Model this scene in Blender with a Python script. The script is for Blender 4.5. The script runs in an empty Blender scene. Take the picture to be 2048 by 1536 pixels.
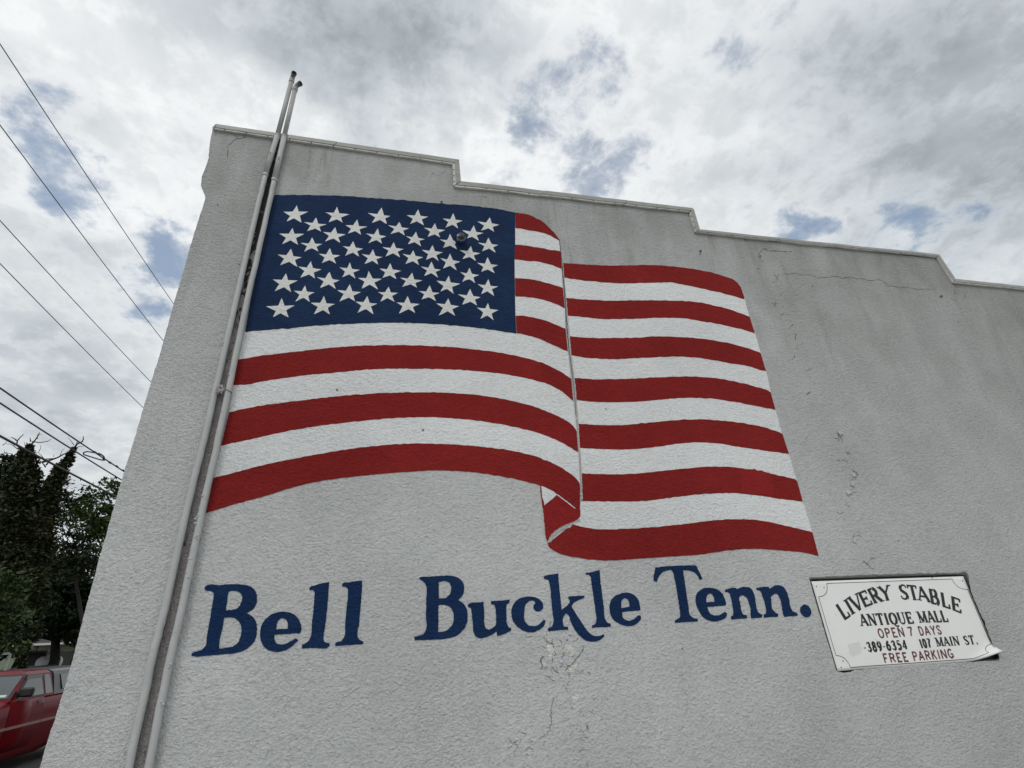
import bpy, math, random
import numpy as np
from mathutils import Vector, Matrix
from mathutils.geometry import tessellate_polygon

random.seed(7)
rng = np.random.default_rng(11)
S = bpy.context.scene
COL = S.collection

# ------------------------------------------------------------------ camera
EYE = 1.9                       # camera height above the pavement
XC = np.array([0.97652459, -0.05442507, -0.20841698])     # world axes in camera coordinates
YC = np.array([-0.21142702, -0.42728398, -0.87904893])
ZC = np.array([-0.04121094, 0.90247787, -0.42876024])
cam_d = bpy.data.cameras.new("camera")
cam_d.sensor_width = 36.0
cam_d.lens = 1030.0 * 36.0 / 2048.0
cam_d.clip_start = 0.05
cam_d.clip_end = 3000.0
cam = bpy.data.objects.new("camera", cam_d)
COL.objects.link(cam)
R = Matrix((tuple(XC), tuple(YC), tuple(ZC)))
cam.matrix_world = Matrix.Translation((0, 0, EYE)) @ R.to_4x4()
S.camera = cam

def ray(px, py):
    """world direction seen at a point of the 2048 x 1536 photograph"""
    d = np.array([px - 1024.0, 768.0 - py, -1030.0])
    return np.array([d @ XC, d @ YC, d @ ZC])

# ------------------------------------------------------------------ node helpers
class NT:
    def __init__(s, tree): s.t = tree; s.n = tree.nodes; s.l = tree.links
    def new(s, typ, **kw):
        n = s.n.new(typ)
        for k, v in kw.items(): setattr(n, k, v)
        return n
    def put(s, sock, v):
        if v is None: return
        if hasattr(v, 'is_output') or isinstance(v, bpy.types.NodeSocket): s.l.new(v, sock)
        else:
            if isinstance(v, (tuple, list)) and len(v) == 3 and sock.type == 'RGBA': v = (*v, 1)
            sock.default_value = v
    def math(s, op, a, b=None, c=None, clamp=False):
        n = s.new('ShaderNodeMath', operation=op, use_clamp=clamp)
        s.put(n.inputs[0], a); s.put(n.inputs[1], b); s.put(n.inputs[2], c)
        return n.outputs[0]
    def vmath(s, op, a, b=None, out=0):
        n = s.new('ShaderNodeVectorMath', operation=op)
        s.put(n.inputs[0], a); s.put(n.inputs[1], b)
        return n.outputs[out]
    def noise(s, vec, scale, detail=4, rough=.5, dist=0.0, lac=2.0):
        n = s.new('ShaderNodeTexNoise')
        s.put(n.inputs['Vector'], vec); s.put(n.inputs['Scale'], scale)
        s.put(n.inputs['Detail'], detail); s.put(n.inputs['Roughness'], rough)
        s.put(n.inputs['Distortion'], dist); s.put(n.inputs['Lacunarity'], lac)
        return n.outputs['Fac']
    def ramp(s, f, stops, interp='LINEAR'):
        n = s.new('ShaderNodeValToRGB'); n.color_ramp.interpolation = interp
        e = n.color_ramp.elements
        while len(e) < len(stops): e.new(0.5)
        for el, (p, c) in zip(e, stops):
            el.position = p
            el.color = (c, c, c, 1) if isinstance(c, (int, float)) else (*c, 1)
        s.put(n.inputs[0], f)
        return n.outputs[0]
    def mix(s, f, a, b, mode='MIX'):
        n = s.new('ShaderNodeMix', data_type='RGBA', blend_type=mode)
        s.put(n.inputs[0], f); s.put(n.inputs[6], a); s.put(n.inputs[7], b)
        return n.outputs[2]
    def mapr(s, v, a, b, c, d, smooth=False):
        n = s.new('ShaderNodeMapRange')
        if smooth: n.interpolation_type = 'SMOOTHSTEP'
        s.put(n.inputs[0], v)
        for i, q in enumerate((a, b, c, d)): s.put(n.inputs[i + 1], q)
        return n.outputs[0]

# ------------------------------------------------------------------ sky and sun
SUN_EL, SUN_AZ = 52.0, 215.0     # azimuth clockwise from +Y
world = bpy.data.worlds.new("World")
S.world = world
world.use_nodes = True
w = NT(world.node_tree)
w.n.clear()
sky = w.new('ShaderNodeTexSky', sky_type='NISHITA')
sky.sun_disc = False
sky.sun_elevation = math.radians(SUN_EL)
sky.sun_rotation = math.radians(SUN_AZ)
sky.air_density = 1.0; sky.dust_density = 1.2; sky.ozone_density = 1.5
blue = w.mix(1.0, sky.outputs[0], (0.135, 0.15, 0.15), 'MULTIPLY')
gen = w.new('ShaderNodeTexCoord').outputs['Generated']
dirv = w.vmath('NORMALIZE', gen)
sep = w.new('ShaderNodeSeparateXYZ'); w.put(sep.inputs[0], dirv)
zz = w.math('ADD', w.math('MAXIMUM', sep.outputs[2], 0.0), 0.30)
comb = w.new('ShaderNodeCombineXYZ')
w.put(comb.inputs[0], w.math('DIVIDE', sep.outputs[0], zz))
w.put(comb.inputs[1], w.math('DIVIDE', sep.outputs[1], zz))
cp = comb.outputs[0]

def blob(px, py, sigma):
    """soft patch of sky round the direction seen at (px, py); sigma in degrees"""
    d = ray(px, py); d = d / np.linalg.norm(d)
    dot = w.vmath('DOT_PRODUCT', dirv_w, tuple(d), out='Value')
    k = 1.0 / (1 - math.cos(math.radians(sigma * 1.15)))
    return w.math('EXPONENT', w.math('MULTIPLY', w.math('SUBTRACT', dot, 1.0), k))

warp = w.new('ShaderNodeTexNoise'); w.put(warp.inputs['Vector'], cp)
warp.inputs['Scale'].default_value = 6.0; warp.inputs['Detail'].default_value = 8; warp.inputs['Roughness'].default_value = .62
wv = w.vmath('SCALE', w.vmath('SUBTRACT', warp.outputs['Color'], (0.5, 0.5, 0.5)))
wv.node.inputs['Scale'].default_value = 0.26
dirv_w = w.vmath('NORMALIZE', w.vmath('ADD', dirv, wv))

def total(lst):
    acc = None
    for (px, py, s_, a) in lst:
        v = w.math('MULTIPLY', blob(px, py, s_), a)
        acc = v if acc is None else w.math('ADD', acc, v)
    return acc
GAPS = [(10, 215, 2.6, .6), (50, 255, 2.2, .45), (100, 325, 2.6, .75), (165, 362, 2.0, .5), (335, 530, 2.6, 1.1), (350, 450, 1.8, .5), (362, 500, 2.2, .6),
        (90, 400, 2.0, .3), (20, 290, 1.8, .2), (1040, 245, 3.4, .75), (1065, 290, 2.2, .8), (1200, 190, 3.8, .62), (1245, 110, 3.8, .42), (1150, 300, 3.6, .30), (1240, 310, 2.6, .85),
        (1400, 70, 3.2, .42), (1490, 90, 3.0, .25), (1560, 20, 4.5, .3), (1590, 455, 2.6, 1.1), (1650, 455, 1.8, .6),
        (1850, 445, 2.4, .7), (1800, 465, 1.8, .5), (1925, 400, 1.6, .4), (220, 110, 2.0, .3), (985, 370, 2.0, .9),
        (90, 120, 2.2, .35), (1175, 375, 2.6, .55), (765, 290, 2.0, .6), (1650, 150, 4.0, .2), (1130, 30, 2.5, .2)]
DARK = [(760, 30, 8.0, .30), (830, 90, 6.0, .16), (640, 120, 5.0, .10), (950, 60, 5.0, .10), (370, 60, 4.0, .10), (1960, 250, 12.0, .24), (2000, 60, 9.0, .14), (1900, 420, 7.0, .05),
        (1700, 250, 6.0, .05), (150, 170, 4.0, .10), (120, 700, 6.0, .08), (270, 570, 5.0, .10), (60, 450, 4.0, .08), (450, 60, 4.0, -.05), (590, 290, 4.0, -.14), (720, 200, 3.0, .05),
        (490, 250, 5.0, -.08), (930, 320, 4.0, -.12), (1100, 380, 4.0, -.08), (1330, 300, 6.0, -.08), (1010, 30, 4.0, -.08), (60, 40, 5.0, -.10), (240, 260, 4.0, -.08), (260, 420, 4.0, -.08),
        (1480, 380, 6.0, -.04), (60, 880, 8.0, .10), (200, 830, 7.0, .07)]
n1 = w.noise(cp, 3.4, 10, .58, .12)
n2 = w.noise(w.vmath('ADD', cp, (7.3, 1.1, 0)), 12.0, 9, .64, .2)
nn = w.math('ADD', w.math('MULTIPLY', w.math('SUBTRACT', n1, .5), 2.6), w.math('MULTIPLY', w.math('SUBTRACT', n2, .5), 3.8))
thin = w.math('ADD', w.math('MULTIPLY', total(GAPS), 1.15), w.math('SUBTRACT', nn, .78))
gapf = w.mapr(thin, -0.60, 1.15, 0.0, 1.0, True)
n3 = w.noise(w.vmath('ADD', cp, (2.3, 5.1, 0)), 1.5, 8, .55, .1)
n4 = w.noise(w.vmath('ADD', cp, (4.9, 8.1, 0)), 5.0, 10, .60, .25)
br = w.math('SUBTRACT', w.math('ADD', w.math('ADD', .83, w.math('MULTIPLY', w.math('SUBTRACT', n3, .5), .50)),
            w.math('MULTIPLY', w.math('SUBTRACT', n4, .5), .50)), total(DARK))
# bright sunlit rims where the cloud thins out beside a gap
rim = w.math('MULTIPLY', w.mapr(thin, -1.1, -.2, 0, 1, True), w.mapr(thin, -.1, .6, 1, 0, True))
br = w.math('ADD', br, w.math('MULTIPLY', rim, .14))
br = w.math('MINIMUM', w.math('MAXIMUM', br, .34), 1.0)
ccol = w.ramp(br, [(0.0, (.28, .31, .34)), (.40, (.33, .365, .395)), (.66, (.575, .62, .655)), (.85, (.76, .79, .81)), (1.0, (.93, .95, .955))])
low = w.mapr(sep.outputs[2], -0.02, 0.20, 1.0, 0.0, True)
ccol = w.mix(w.math('MULTIPLY', low, .5), ccol, (.60, .64, .69))
full = w.mix(w.math('MULTIPLY', gapf, .72), ccol, blue)
below = w.mapr(sep.outputs[2], -0.06, 0.0, 1.0, 0.0)
full = w.mix(below, full, (.16, .16, .15))
bg = w.new('ShaderNodeBackground'); w.put(bg.inputs[0], full); bg.inputs[1].default_value = 1.0
out = w.new('ShaderNodeOutputWorld'); w.l.new(bg.outputs[0], out.inputs[0])

sun_d = bpy.data.lights.new("sun", 'SUN')
sun_d.energy = 0.85; sun_d.angle = math.radians(14); sun_d.color = (1.0, .965, .92)
sun = bpy.data.objects.new("sun", sun_d); COL.objects.link(sun)
az, el = math.radians(SUN_AZ), math.radians(SUN_EL)
to_sun = Vector((math.sin(az) * math.cos(el), math.cos(az) * math.cos(el), math.sin(el)))
sun.rotation_euler = to_sun.to_track_quat('Z', 'Y').to_euler()

S.view_settings.view_transform = 'Standard'
S.view_settings.look = 'None'
S.view_settings.exposure = 0.0
S.view_settings.gamma = 1.0
S.view_settings.use_curve_mapping = False

# ------------------------------------------------------------------ object helpers
def empty(name, label, cat, loc=(0, 0, 0), group=None):
    o = bpy.data.objects.new(name, None); COL.objects.link(o)
    o.location = loc; o.empty_display_size = .2
    o['label'] = label; o['category'] = cat
    if group: o['group'] = group
    return o
def adopt(o, parent):
    if parent is None: return o
    o.parent = parent
    if parent.type == 'EMPTY': o.matrix_parent_inverse = Matrix.Translation(-Vector(parent.location))
    return o
def mesh_obj(name, verts, faces, m, parent=None, smooth=False, mats=None, fm=None):
    me = bpy.data.meshes.new(name)
    me.from_pydata([tuple(map(float, v)) for v in verts], [], [tuple(map(int, f)) for f in faces])
    if mats: [me.materials.append(q) for q in mats]
    else: me.materials.append(m)
    if fm is not None: me.polygons.foreach_set('material_index', fm)
    if smooth: me.polygons.foreach_set('use_smooth', [True] * len(me.polygons))
    me.update()
    o = bpy.data.objects.new(name, me); COL.objects.link(o)
    return adopt(o, parent)
def tag(o, label=None, cat=None, group=None, kind=None):
    if label: o['label'] = label
    if cat: o['category'] = cat
    if group: o['group'] = group
    if kind: o['kind'] = kind
    return o

class MB:
    """collects shapes into one mesh"""
    def __init__(s): s.v = []; s.f = []
    def add(s, vs, fs):
        b = len(s.v); s.v += [tuple(v) for v in vs]; s.f += [tuple(i + b for i in f) for f in fs]; return s
    def box(s, x0, x1, y0, y1, z0, z1, bev=0.0):
        if bev <= 0:
            vs = [(x, y, z) for z in (z0, z1) for y in (y0, y1) for x in (x0, x1)]
            return s.add(vs, [(0, 2, 3, 1), (4, 5, 7, 6), (0, 1, 5, 4), (2, 6, 7, 3), (0, 4, 6, 2), (1, 3, 7, 5)])
        b = bev; vs = []; fs = []
        X = ((x0, x0 + b), (x1, x1 - b)); Y = ((y0, y0 + b), (y1, y1 - b)); Zz = ((z0, z0 + b), (z1, z1 - b))
        idx = {}
        for i in (0, 1):
            for j in (0, 1):
                for k in (0, 1):
                    for ax in range(3):
                        p = (X[i][0 if ax == 0 else 1], Y[j][0 if ax == 1 else 1], Zz[k][0 if ax == 2 else 1])
                        idx[(i, j, k, ax)] = len(vs); vs.append(p)
        I = lambda i, j, k, a: idx[(i, j, k, a)]
        for i in (0, 1): fs.append(tuple(I(i, j, k, 0) for j, k in ((0, 0), (1, 0), (1, 1), (0, 1))))
        for j in (0, 1): fs.append(tuple(I(i, j, k, 1) for i, k in ((0, 0), (1, 0), (1, 1), (0, 1))))
        for k in (0, 1): fs.append(tuple(I(i, j, k, 2) for i, j in ((0, 0), (1, 0), (1, 1), (0, 1))))
        for j in (0, 1):
            for k in (0, 1): fs.append((I(0, j, k, 1), I(1, j, k, 1), I(1, j, k, 2), I(0, j, k, 2)))
        for i in (0, 1):
            for k in (0, 1): fs.append((I(i, 0, k, 0), I(i, 1, k, 0), I(i, 1, k, 2), I(i, 0, k, 2)))
            for j in (0, 1): fs.append((I(i, j, 0, 0), I(i, j, 1, 0), I(i, j, 1, 1), I(i, j, 0, 1)))
            for j in (0, 1):
                for k in (0, 1): fs.append((I(i, j, k, 0), I(i, j, k, 1), I(i, j, k, 2)))
        return s.add(vs, fs)
    def tube(s, pts, rad, n=8, caps=True):
        pts = [Vector(p) for p in pts]
        if not hasattr(rad, '__len__'): rad = [rad] * len(pts)
        vs = []; fs = []; up = None
        for i, p in enumerate(pts):
            t = (pts[min(i + 1, len(pts) - 1)] - pts[max(i - 1, 0)]).normalized()
            if up is None:
                up = t.cross(Vector((0.31, .17, .9)))
                if up.length < .05: up = t.cross(Vector((1, 0, 0)))
                up.normalize()
            else:
                up = (up - t * up.dot(t)).normalized()
            sd = t.cross(up)
            for k in range(n):
                a = 2 * math.pi * k / n
                vs.append(p + (up * math.cos(a) + sd * math.sin(a)) * rad[i])
        for i in range(len(pts) - 1):
            for k in range(n):
                a, b = i * n + k, i * n + (k + 1) % n
                fs.append((a, b, b + n, a + n))
        if caps:
            fs.append(tuple(range(n))[::-1]); fs.append(tuple((len(pts) - 1) * n + k for k in range(n)))
        return s.add(vs, fs)
    def build(s, name, m, parent=None, smooth=False):
        return mesh_obj(name, s.v, s.f, m, parent, smooth)

# ------------------------------------------------------------------ materials
def mat(name, color=(.5, .5, .5), rough=.6, metal=0.0, spec=.5, fn=None):
    m = bpy.data.materials.new(name); m.use_nodes = True
    t = NT(m.node_tree); b = t.n['Principled BSDF']
    b.inputs['Base Color'].default_value = (*color, 1)
    b.inputs['Roughness'].default_value = rough
    b.inputs['Metallic'].default_value = metal
    b.inputs['Specular IOR Level'].default_value = spec
    if fn: fn(t, b)
    return m

def stucco_bump(t, b, amount=1.0):
    pos = t.new('ShaderNodeNewGeometry').outputs['Position']
    sc = t.vmath('MULTIPLY', pos, (1.0, 1.0, 1.35))
    big = t.noise(pos, 1.1, 3, .5)
    mid = t.noise(sc, 20.0, 3, .6, .25)
    a = t.noise(sc, 52.0, 4, .62, .3)
    rp = t.math('ABSOLUTE', t.math('SUBTRACT', t.noise(sc, 42.0, 3, .6, .4), .5))
    c = t.noise(pos, 120.0, 3, .65)
    h = t.math('ADD', t.math('MULTIPLY', mid, .50), t.math('MULTIPLY', a, 1.0))
    h = t.math('ADD', h, t.math('MULTIPLY', rp, -.55))
    h = t.math('ADD', h, t.math('MULTIPLY', c, .20))
    # the trowelled coat is coarser low down, where it was thrown on thicker
    spz = t.new('ShaderNodeSeparateXYZ'); t.put(spz.inputs[0], pos)
    area = t.math('MULTIPLY', t.mapr(t.noise(pos, .8, 3, .6), .35, .65, .75, 1.15), t.mapr(spz.outputs[2], 1.0, 5.0, 1.25, .80))
    bump = t.new('ShaderNodeBump')
    t.put(bump.inputs['Height'], t.math('MULTIPLY', h, area))
    bump.inputs['Strength'].default_value = 1.0
    bump.inputs['Distance'].default_value = 0.0215 * amount
    t.put(b.inputs['Normal'], bump.outputs[0])
    return pos, h

def paint_fn(c0, c1, c2, dirt_shade=0.0, amount=1.0, thin=None):
    def fn(t, b):
        pos, h = stucco_bump(t, b, amount)
        f = t.noise(pos, 2.3, 6, .6, .6)
        g = t.noise(t.vmath('MULTIPLY', pos, (1.0, 1.0, 2.6)), 7.0, 6, .65, .5)
        col = t.mix(t.mapr(f, .35, .65, 0, 1), c0, c1)
        col = t.mix(t.mapr(g, .45, .75, 0, .7), col, c2)
        if dirt_shade:
            # grime, rain streaks, rust spots; dimmer light towards top and right painted in
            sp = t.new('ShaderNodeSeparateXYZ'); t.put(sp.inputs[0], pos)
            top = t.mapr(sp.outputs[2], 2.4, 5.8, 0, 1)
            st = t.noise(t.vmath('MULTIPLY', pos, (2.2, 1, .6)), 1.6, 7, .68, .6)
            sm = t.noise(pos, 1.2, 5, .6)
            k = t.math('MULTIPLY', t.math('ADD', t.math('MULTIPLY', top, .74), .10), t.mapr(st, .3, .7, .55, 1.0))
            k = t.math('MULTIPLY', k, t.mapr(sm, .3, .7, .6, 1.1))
            rightish = t.mapr(sp.outputs[0], 2.2, 6.5, 0, .30)  # dimmer light on the right, put into the wall colour
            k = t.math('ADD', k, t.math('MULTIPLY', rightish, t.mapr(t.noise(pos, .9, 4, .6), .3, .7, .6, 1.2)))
            col = t.mix(t.math('MULTIPLY', k, dirt_shade), col, (.225, .225, .212))
            dr = t.noise(t.vmath('MULTIPLY', pos, (6.0, 1, .42)), 1.5, 7, .7, .35)
            dk = t.math('MULTIPLY', t.mapr(dr, .56, .72, 0, .55), t.mapr(sp.outputs[2], 3.6, 5.7, 0, 1))
            col = t.mix(dk, col, (.20, .195, .18))
            spot = t.noise(pos, 22.0, 3, .55)
            zone = t.math('MULTIPLY', t.mapr(t.noise(pos, 1.9, 3, .5), .5, .72, 0, 1), t.mapr(sp.outputs[2], 3.5, 5.5, .25, 1.0))
            sk = t.math('MULTIPLY', t.mapr(spot, .66, .76, 0, .55), zone)
            col = t.mix(sk, col, (.12, .11, .10))
        # hollows of the texture darkened in the colour to strengthen the relief's shading
        col = t.mix(t.mapr(h, .58, .86, .34 if dirt_shade else .22, 0.0), col, (c0[0] * .45, c0[1] * .45, c0[2] * .45))
        t.put(b.inputs['Base Color'], col)
    return fn

M = {}
M['stucco'] = mat('grey painted stucco', rough=.75, spec=.3, fn=paint_fn((.625, .642, .645), (.685, .70, .70), (.645, .642, .632), dirt_shade=1.0))
M['white_paint'] = mat('white mural paint on stucco', rough=.6, spec=.35, fn=paint_fn((.82, .84, .845), (.87, .885, .89), (.78, .795, .795)))
M['red_paint'] = mat('red mural paint on stucco', rough=.8, spec=.06, fn=paint_fn((.245, .021, .020), (.285, .025, .024), (.20, .022, .021)))
M['red_fresh'] = mat('brighter red mural paint on stucco', rough=.75, spec=.08, fn=paint_fn((.275, .020, .022), (.335, .026, .028), (.27, .018, .02)))
M['blue_paint'] = mat('blue mural paint on stucco', rough=.8, spec=.08, fn=paint_fn((.014, .032, .085), (.019, .043, .108), (.011, .026, .066)))
M['letter_paint'] = mat('blue lettering paint on stucco', rough=.75, spec=.1, fn=paint_fn((.010, .032, .098), (.013, .040, .118), (.008, .026, .08)))
M['star_paint'] = mat('white star paint on stucco', rough=.6, spec=.3, fn=paint_fn((.80, .81, .79), (.85, .855, .83), (.74, .745, .72)))
M['pale_line'] = mat('pinkish grey fold line paint', rough=.7, fn=paint_fn((.50, .47, .47), (.56, .53, .53), (.42, .40, .40)))
M['thin_line'] = mat('dark pencil line', (.05, .055, .065), .8)
M['crack'] = mat('dark crack in stucco', (.13, .12, .115), .9)
M['chipm'] = mat('dark chip in stucco', (.06, .055, .05), .9)
M['peel'] = mat('bare cream patch where paint has peeled', rough=.9, fn=paint_fn((.80, .80, .735), (.86, .855, .80), (.74, .72, .65), amount=1.2))

def strip_fn(t, b):
    pos, h = stucco_bump(t, b, 1.6)
    sp = t.new('ShaderNodeSeparateXYZ'); t.put(sp.inputs[0], pos)
    hi = t.mapr(sp.outputs[2], 3.5, 5.0, 0.0, .30)
    n = t.math('ADD', t.noise(t.vmath('MULTIPLY', pos, (1, 1, .5)), 26.0, 5, .6, .8), hi)
    col = t.mix(t.mapr(t.noise(pos, 12, 4, .6), .35, .65, 0, 1), (.27, .26, .255), (.36, .34, .33))
    col = t.mix(t.mapr(n, .63, .71, 0, 1), col, (.022, .021, .021))
    t.put(b.inputs['Base Color'], col)
M['bare_strip'] = mat('dirty unpainted stucco strip', rough=.9, fn=strip_fn)

def coping_fn(t, b):
    pos = t.new('ShaderNodeNewGeometry').outputs['Position']
    n = t.noise(t.vmath('MULTIPLY', pos, (1, 1, 3)), 6.0, 6, .65, .5)
    n2 = t.noise(pos, 40, 3, .6)
    col = t.mix(t.mapr(n, .35, .68, 0, 1), (.36, .365, .345), (.27, .27, .25))
    col = t.mix(t.mapr(n2, .6, .75, 0, .5), col, (.20, .19, .16))
    t.put(b.inputs['Base Color'], col)
    bm = t.new('ShaderNodeBump'); bm.inputs['Distance'].default_value = .004; t.put(bm.inputs['Height'], n); t.put(b.inputs['Normal'], bm.outputs[0])
M['coping'] = mat('weathered off white coping metal', rough=.5, fn=coping_fn)
def flange_fn(t, b):
    pos = t.new('ShaderNodeNewGeometry').outputs['Position']
    n = t.noise(pos, 9.0, 6, .7, .5)
    t.put(b.inputs['Base Color'], t.mix(t.mapr(n, .35, .7, 0, 1), (.68, .68, .65), (.42, .41, .37)))
M['flange'] = mat('cream coping drip edge', rough=.45, fn=flange_fn)
M['screw'] = mat('dark screw head', (.08, .07, .06), .6, .6)

def pipe_fn(t, b):
    pos = t.new('ShaderNodeNewGeometry').outputs['Position']
    n = t.noise(t.vmath('MULTIPLY', pos, (2, 2, 1)), 7.0, 6, .6, .6)
    n2 = t.noise(pos, 60, 4, .6)
    sp = t.new('ShaderNodeSeparateXYZ'); t.put(sp.inputs[0], pos)
    hi = t.mapr(sp.outputs[2], 5.6, 6.8, 0, .5)
    col = t.mix(t.mapr(n, .35, .68, 0, 1), (.40, .41, .415), (.47, .475, .475))
    col = t.mix(t.mapr(n2, .62, .74, 0, .55), col, (.22, .21, .20))
    col = t.mix(hi, col, (.19, .185, .175))
    t.put(b.inputs['Base Color'], col)
    bm = t.new('ShaderNodeBump'); bm.inputs['Distance'].default_value = .004; bm.inputs['Strength'].default_value = .8
    t.put(bm.inputs['Height'], t.math('ADD', n, t.math('MULTIPLY', n2, .4))); t.put(b.inputs['Normal'], bm.outputs[0])
M['pipe'] = mat('grey painted plastic pipe', rough=.5, fn=pipe_fn)
M['black'] = mat('black for openings and painted shadow', (.008, .008, .008), .9)
M['dark_fit'] = mat('dark dusty pipe fitting', (.10, .10, .10), .6)

def asphalt_fn(t, b):
    pos = t.new('ShaderNodeNewGeometry').outputs['Position']
    n = t.noise(pos, 55, 5, .7); n2 = t.noise(pos, 1.4, 5, .6)
    col = t.mix(t.mapr(n, .35, .7, 0, 1), (.050, .048, .046), (.085, .082, .078))
    col = t.mix(t.mapr(n2, .4, .65, 0, .6), col, (.075, .070, .064))
    t.put(b.inputs['Base Color'], col)
    bm = t.new('ShaderNodeBump'); bm.inputs['Distance'].default_value = .006; t.put(bm.inputs['Height'], n); t.put(b.inputs['Normal'], bm.outputs[0])
M['asphalt'] = mat('worn grey asphalt', rough=.85, fn=asphalt_fn)
def conc_fn(t, b):
    pos = t.new('ShaderNodeNewGeometry').outputs['Position']
    n = t.noise(pos, 30, 6, .7); n2 = t.noise(pos, 1.1, 5, .6)
    col = t.mix(t.mapr(n, .3, .7, 0, 1), (.40, .39, .37), (.48, .47, .45))
    col = t.mix(t.mapr(n2, .4, .7, 0, .6), col, (.24, .23, .215))
    t.put(b.inputs['Base Color'], col)
M['concrete'] = mat('grey concrete', rough=.85, fn=conc_fn)
def grass_fn(t, b):
    pos = t.new('ShaderNodeNewGeometry').outputs['Position']
    n = t.noise(pos, 12, 6, .7); n2 = t.noise(pos, .6, 5, .6)
    col = t.mix(t.mapr(n, .3, .7, 0, 1), (.035, .06, .018), (.06, .09, .03))
    col = t.mix(t.mapr(n2, .45, .7, 0, .6), col, (.10, .085, .05))
    t.put(b.inputs['Base Color'], col)
M['ground'] = mat('grassy ground', rough=.95, fn=grass_fn)

def leaf_mat(name, a, c, d):
    def fn(t, b):
        g = t.new('ShaderNodeNewGeometry')
        col = t.mix(g.outputs['Random Per Island'], a, c)
        n = t.noise(g.outputs['Position'], .9, 4, .6)
        col = t.mix(t.mapr(n, .4, .68, 0, .9), col, d)
        t.put(b.inputs['Base Color'], col)
    m = mat(name, rough=.6, spec=.25, fn=fn)
    return m
M['leaf_ivy'] = leaf_mat('dark ivy leaves', (.014, .023, .008), (.030, .038, .012), (.034, .036, .012))
M['leaf_dark'] = leaf_mat('dark tree leaves', (.012, .022, .009), (.024, .038, .013), (.018, .034, .010))
M['leaf_mid'] = leaf_mat('mid green leaves', (.030, .054, .014), (.058, .088, .021), (.066, .102, .024))
M['leaf_light'] = leaf_mat('light green leaves', (.020, .037, .010), (.042, .068, .017), (.036, .060, .016))
def bark_fn(t, b):
    pos = t.new('ShaderNodeNewGeometry').outputs['Position']
    n = t.noise(t.vmath('MULTIPLY', pos, (4, 4, .8)), 6, 5, .7)
    t.put(b.inputs['Base Color'], t.mix(n, (.009, .008, .007), (.024, .021, .018)))
M['bark'] = mat('dark bark', rough=.9, fn=bark_fn)
M['wire'] = mat('black cable', (.018, .018, .02), .5)
M['wire_thin'] = mat('weathered grey conductor', (.045, .046, .05), .5)

# ------------------------------------------------------------------ geometry on the wall plane
D = 3.7                         # distance of the painted wall
def on(px, py, off=0.0):
    """point of the plane off metres in front of the wall, seen at (px, py) in the photograph"""
    r = ray(px, py); y = D - off
    r = r * (y / r[1])
    return (r[0], y, r[2] + EYE)
def at(px, py, y):
    r = ray(px, py); r = r * (y / r[1]); return (r[0], y, r[2] + EYE)

def cr_open(pts, step=4.0):
    P = [np.array(p, float) for p in pts]
    P = [2 * P[0] - P[1]] + P + [2 * P[-1] - P[-2]]
    out_ = []
    for i in range(1, len(P) - 2):
        p0, p1, p2, p3 = P[i - 1:i + 3]
        n = max(1, int(np.linalg.norm(p2 - p1) / step))
        for k in range(n):
            t = k / n
            out_.append(.5 * ((2 * p1) + (-p0 + p2) * t + (2 * p0 - 5 * p1 + 4 * p2 - p3) * t * t + (-p0 + 3 * p1 - 3 * p2 + p3) * t ** 3))
    out_.append(P[-2])
    return out_
def cr_closed(pts, step=2.0, corner=48):
    P = [np.array(p, float) for p in pts]; n = len(P); out_ = []
    def is_corner(i):
        a = P[i] - P[i - 1]; b = P[(i + 1) % n] - P[i]
        c = np.dot(a, b) / (np.linalg.norm(a) * np.linalg.norm(b) + 1e-9)
        return math.degrees(math.acos(max(-1, min(1, c)))) > corner
    C = [is_corner(i) for i in range(n)]
    for i in range(n):
        j = (i + 1) % n; p1, p2 = P[i], P[j]; d = p2 - p1
        L = np.linalg.norm(d)
        def tang(k):
            a = P[k] - P[k - 1]; b = P[(k + 1) % n] - P[k]
            la, lb = np.linalg.norm(a), np.linalg.norm(b)
            t = a / la * lb + b / lb * la
            return t / (np.linalg.norm(t) + 1e-9)
        t1 = d / L if C[i] else tang(i)
        t2 = d / L if C[j] else tang(j)
        t1, t2 = t1 * L, t2 * L
        m = max(1, int(L / step))
        for k in range(m):
            t = k / m; h1 = 2 * t ** 3 - 3 * t ** 2 + 1; h2 = -2 * t ** 3 + 3 * t ** 2
            h3 = t ** 3 - 2 * t ** 2 + t; h4 = t ** 3 - t ** 2
            out_.append(p1 * h1 + p2 * h2 + t1 * h3 + t2 * h4)
    return out_
def rough_edge(pts, amp=.55):
    """hand painted edge on rough stucco"""
    n = len(pts); a = rng.normal(0, amp, (n, 2))
    a = (a + np.roll(a, 1, 0)) / 1.4
    return [p + q for p, q in zip(pts, a)]
def sheet(name, loops, off, m, parent, label=None):
    """flat painted area bounded by loops of photo points, lying on the wall"""
    L3 = [[Vector(on(p[0], p[1], off)) for p in lp] for lp in loops]
    tris = tessellate_polygon([[Vector((v.x, v.z, 0)) for v in lp] for lp in L3])
    vs = [v for lp in L3 for v in lp]
    fs = []
    for t in tris:
        a, b, c = (vs[i] for i in t)
        nrm = (b - a).cross(c - a)
        if nrm.length < 1e-10: continue
        fs.append(tuple(t) if nrm.y < 0 else tuple(t)[::-1])
    o = mesh_obj(name, vs, fs, m, parent)
    if label: o['label'] = label
    return o
def crop(ox, oy, s, pts): return [(ox + x / s, oy + y / s) for x, y in pts]

# ------------------------------------------------------------------ the building
XL = on(80, 1536)[0]
bld = empty('stucco_building', 'pale grey stucco building with stepped parapet and a flag mural on its side wall', 'building', (XL, D, 0))

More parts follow.
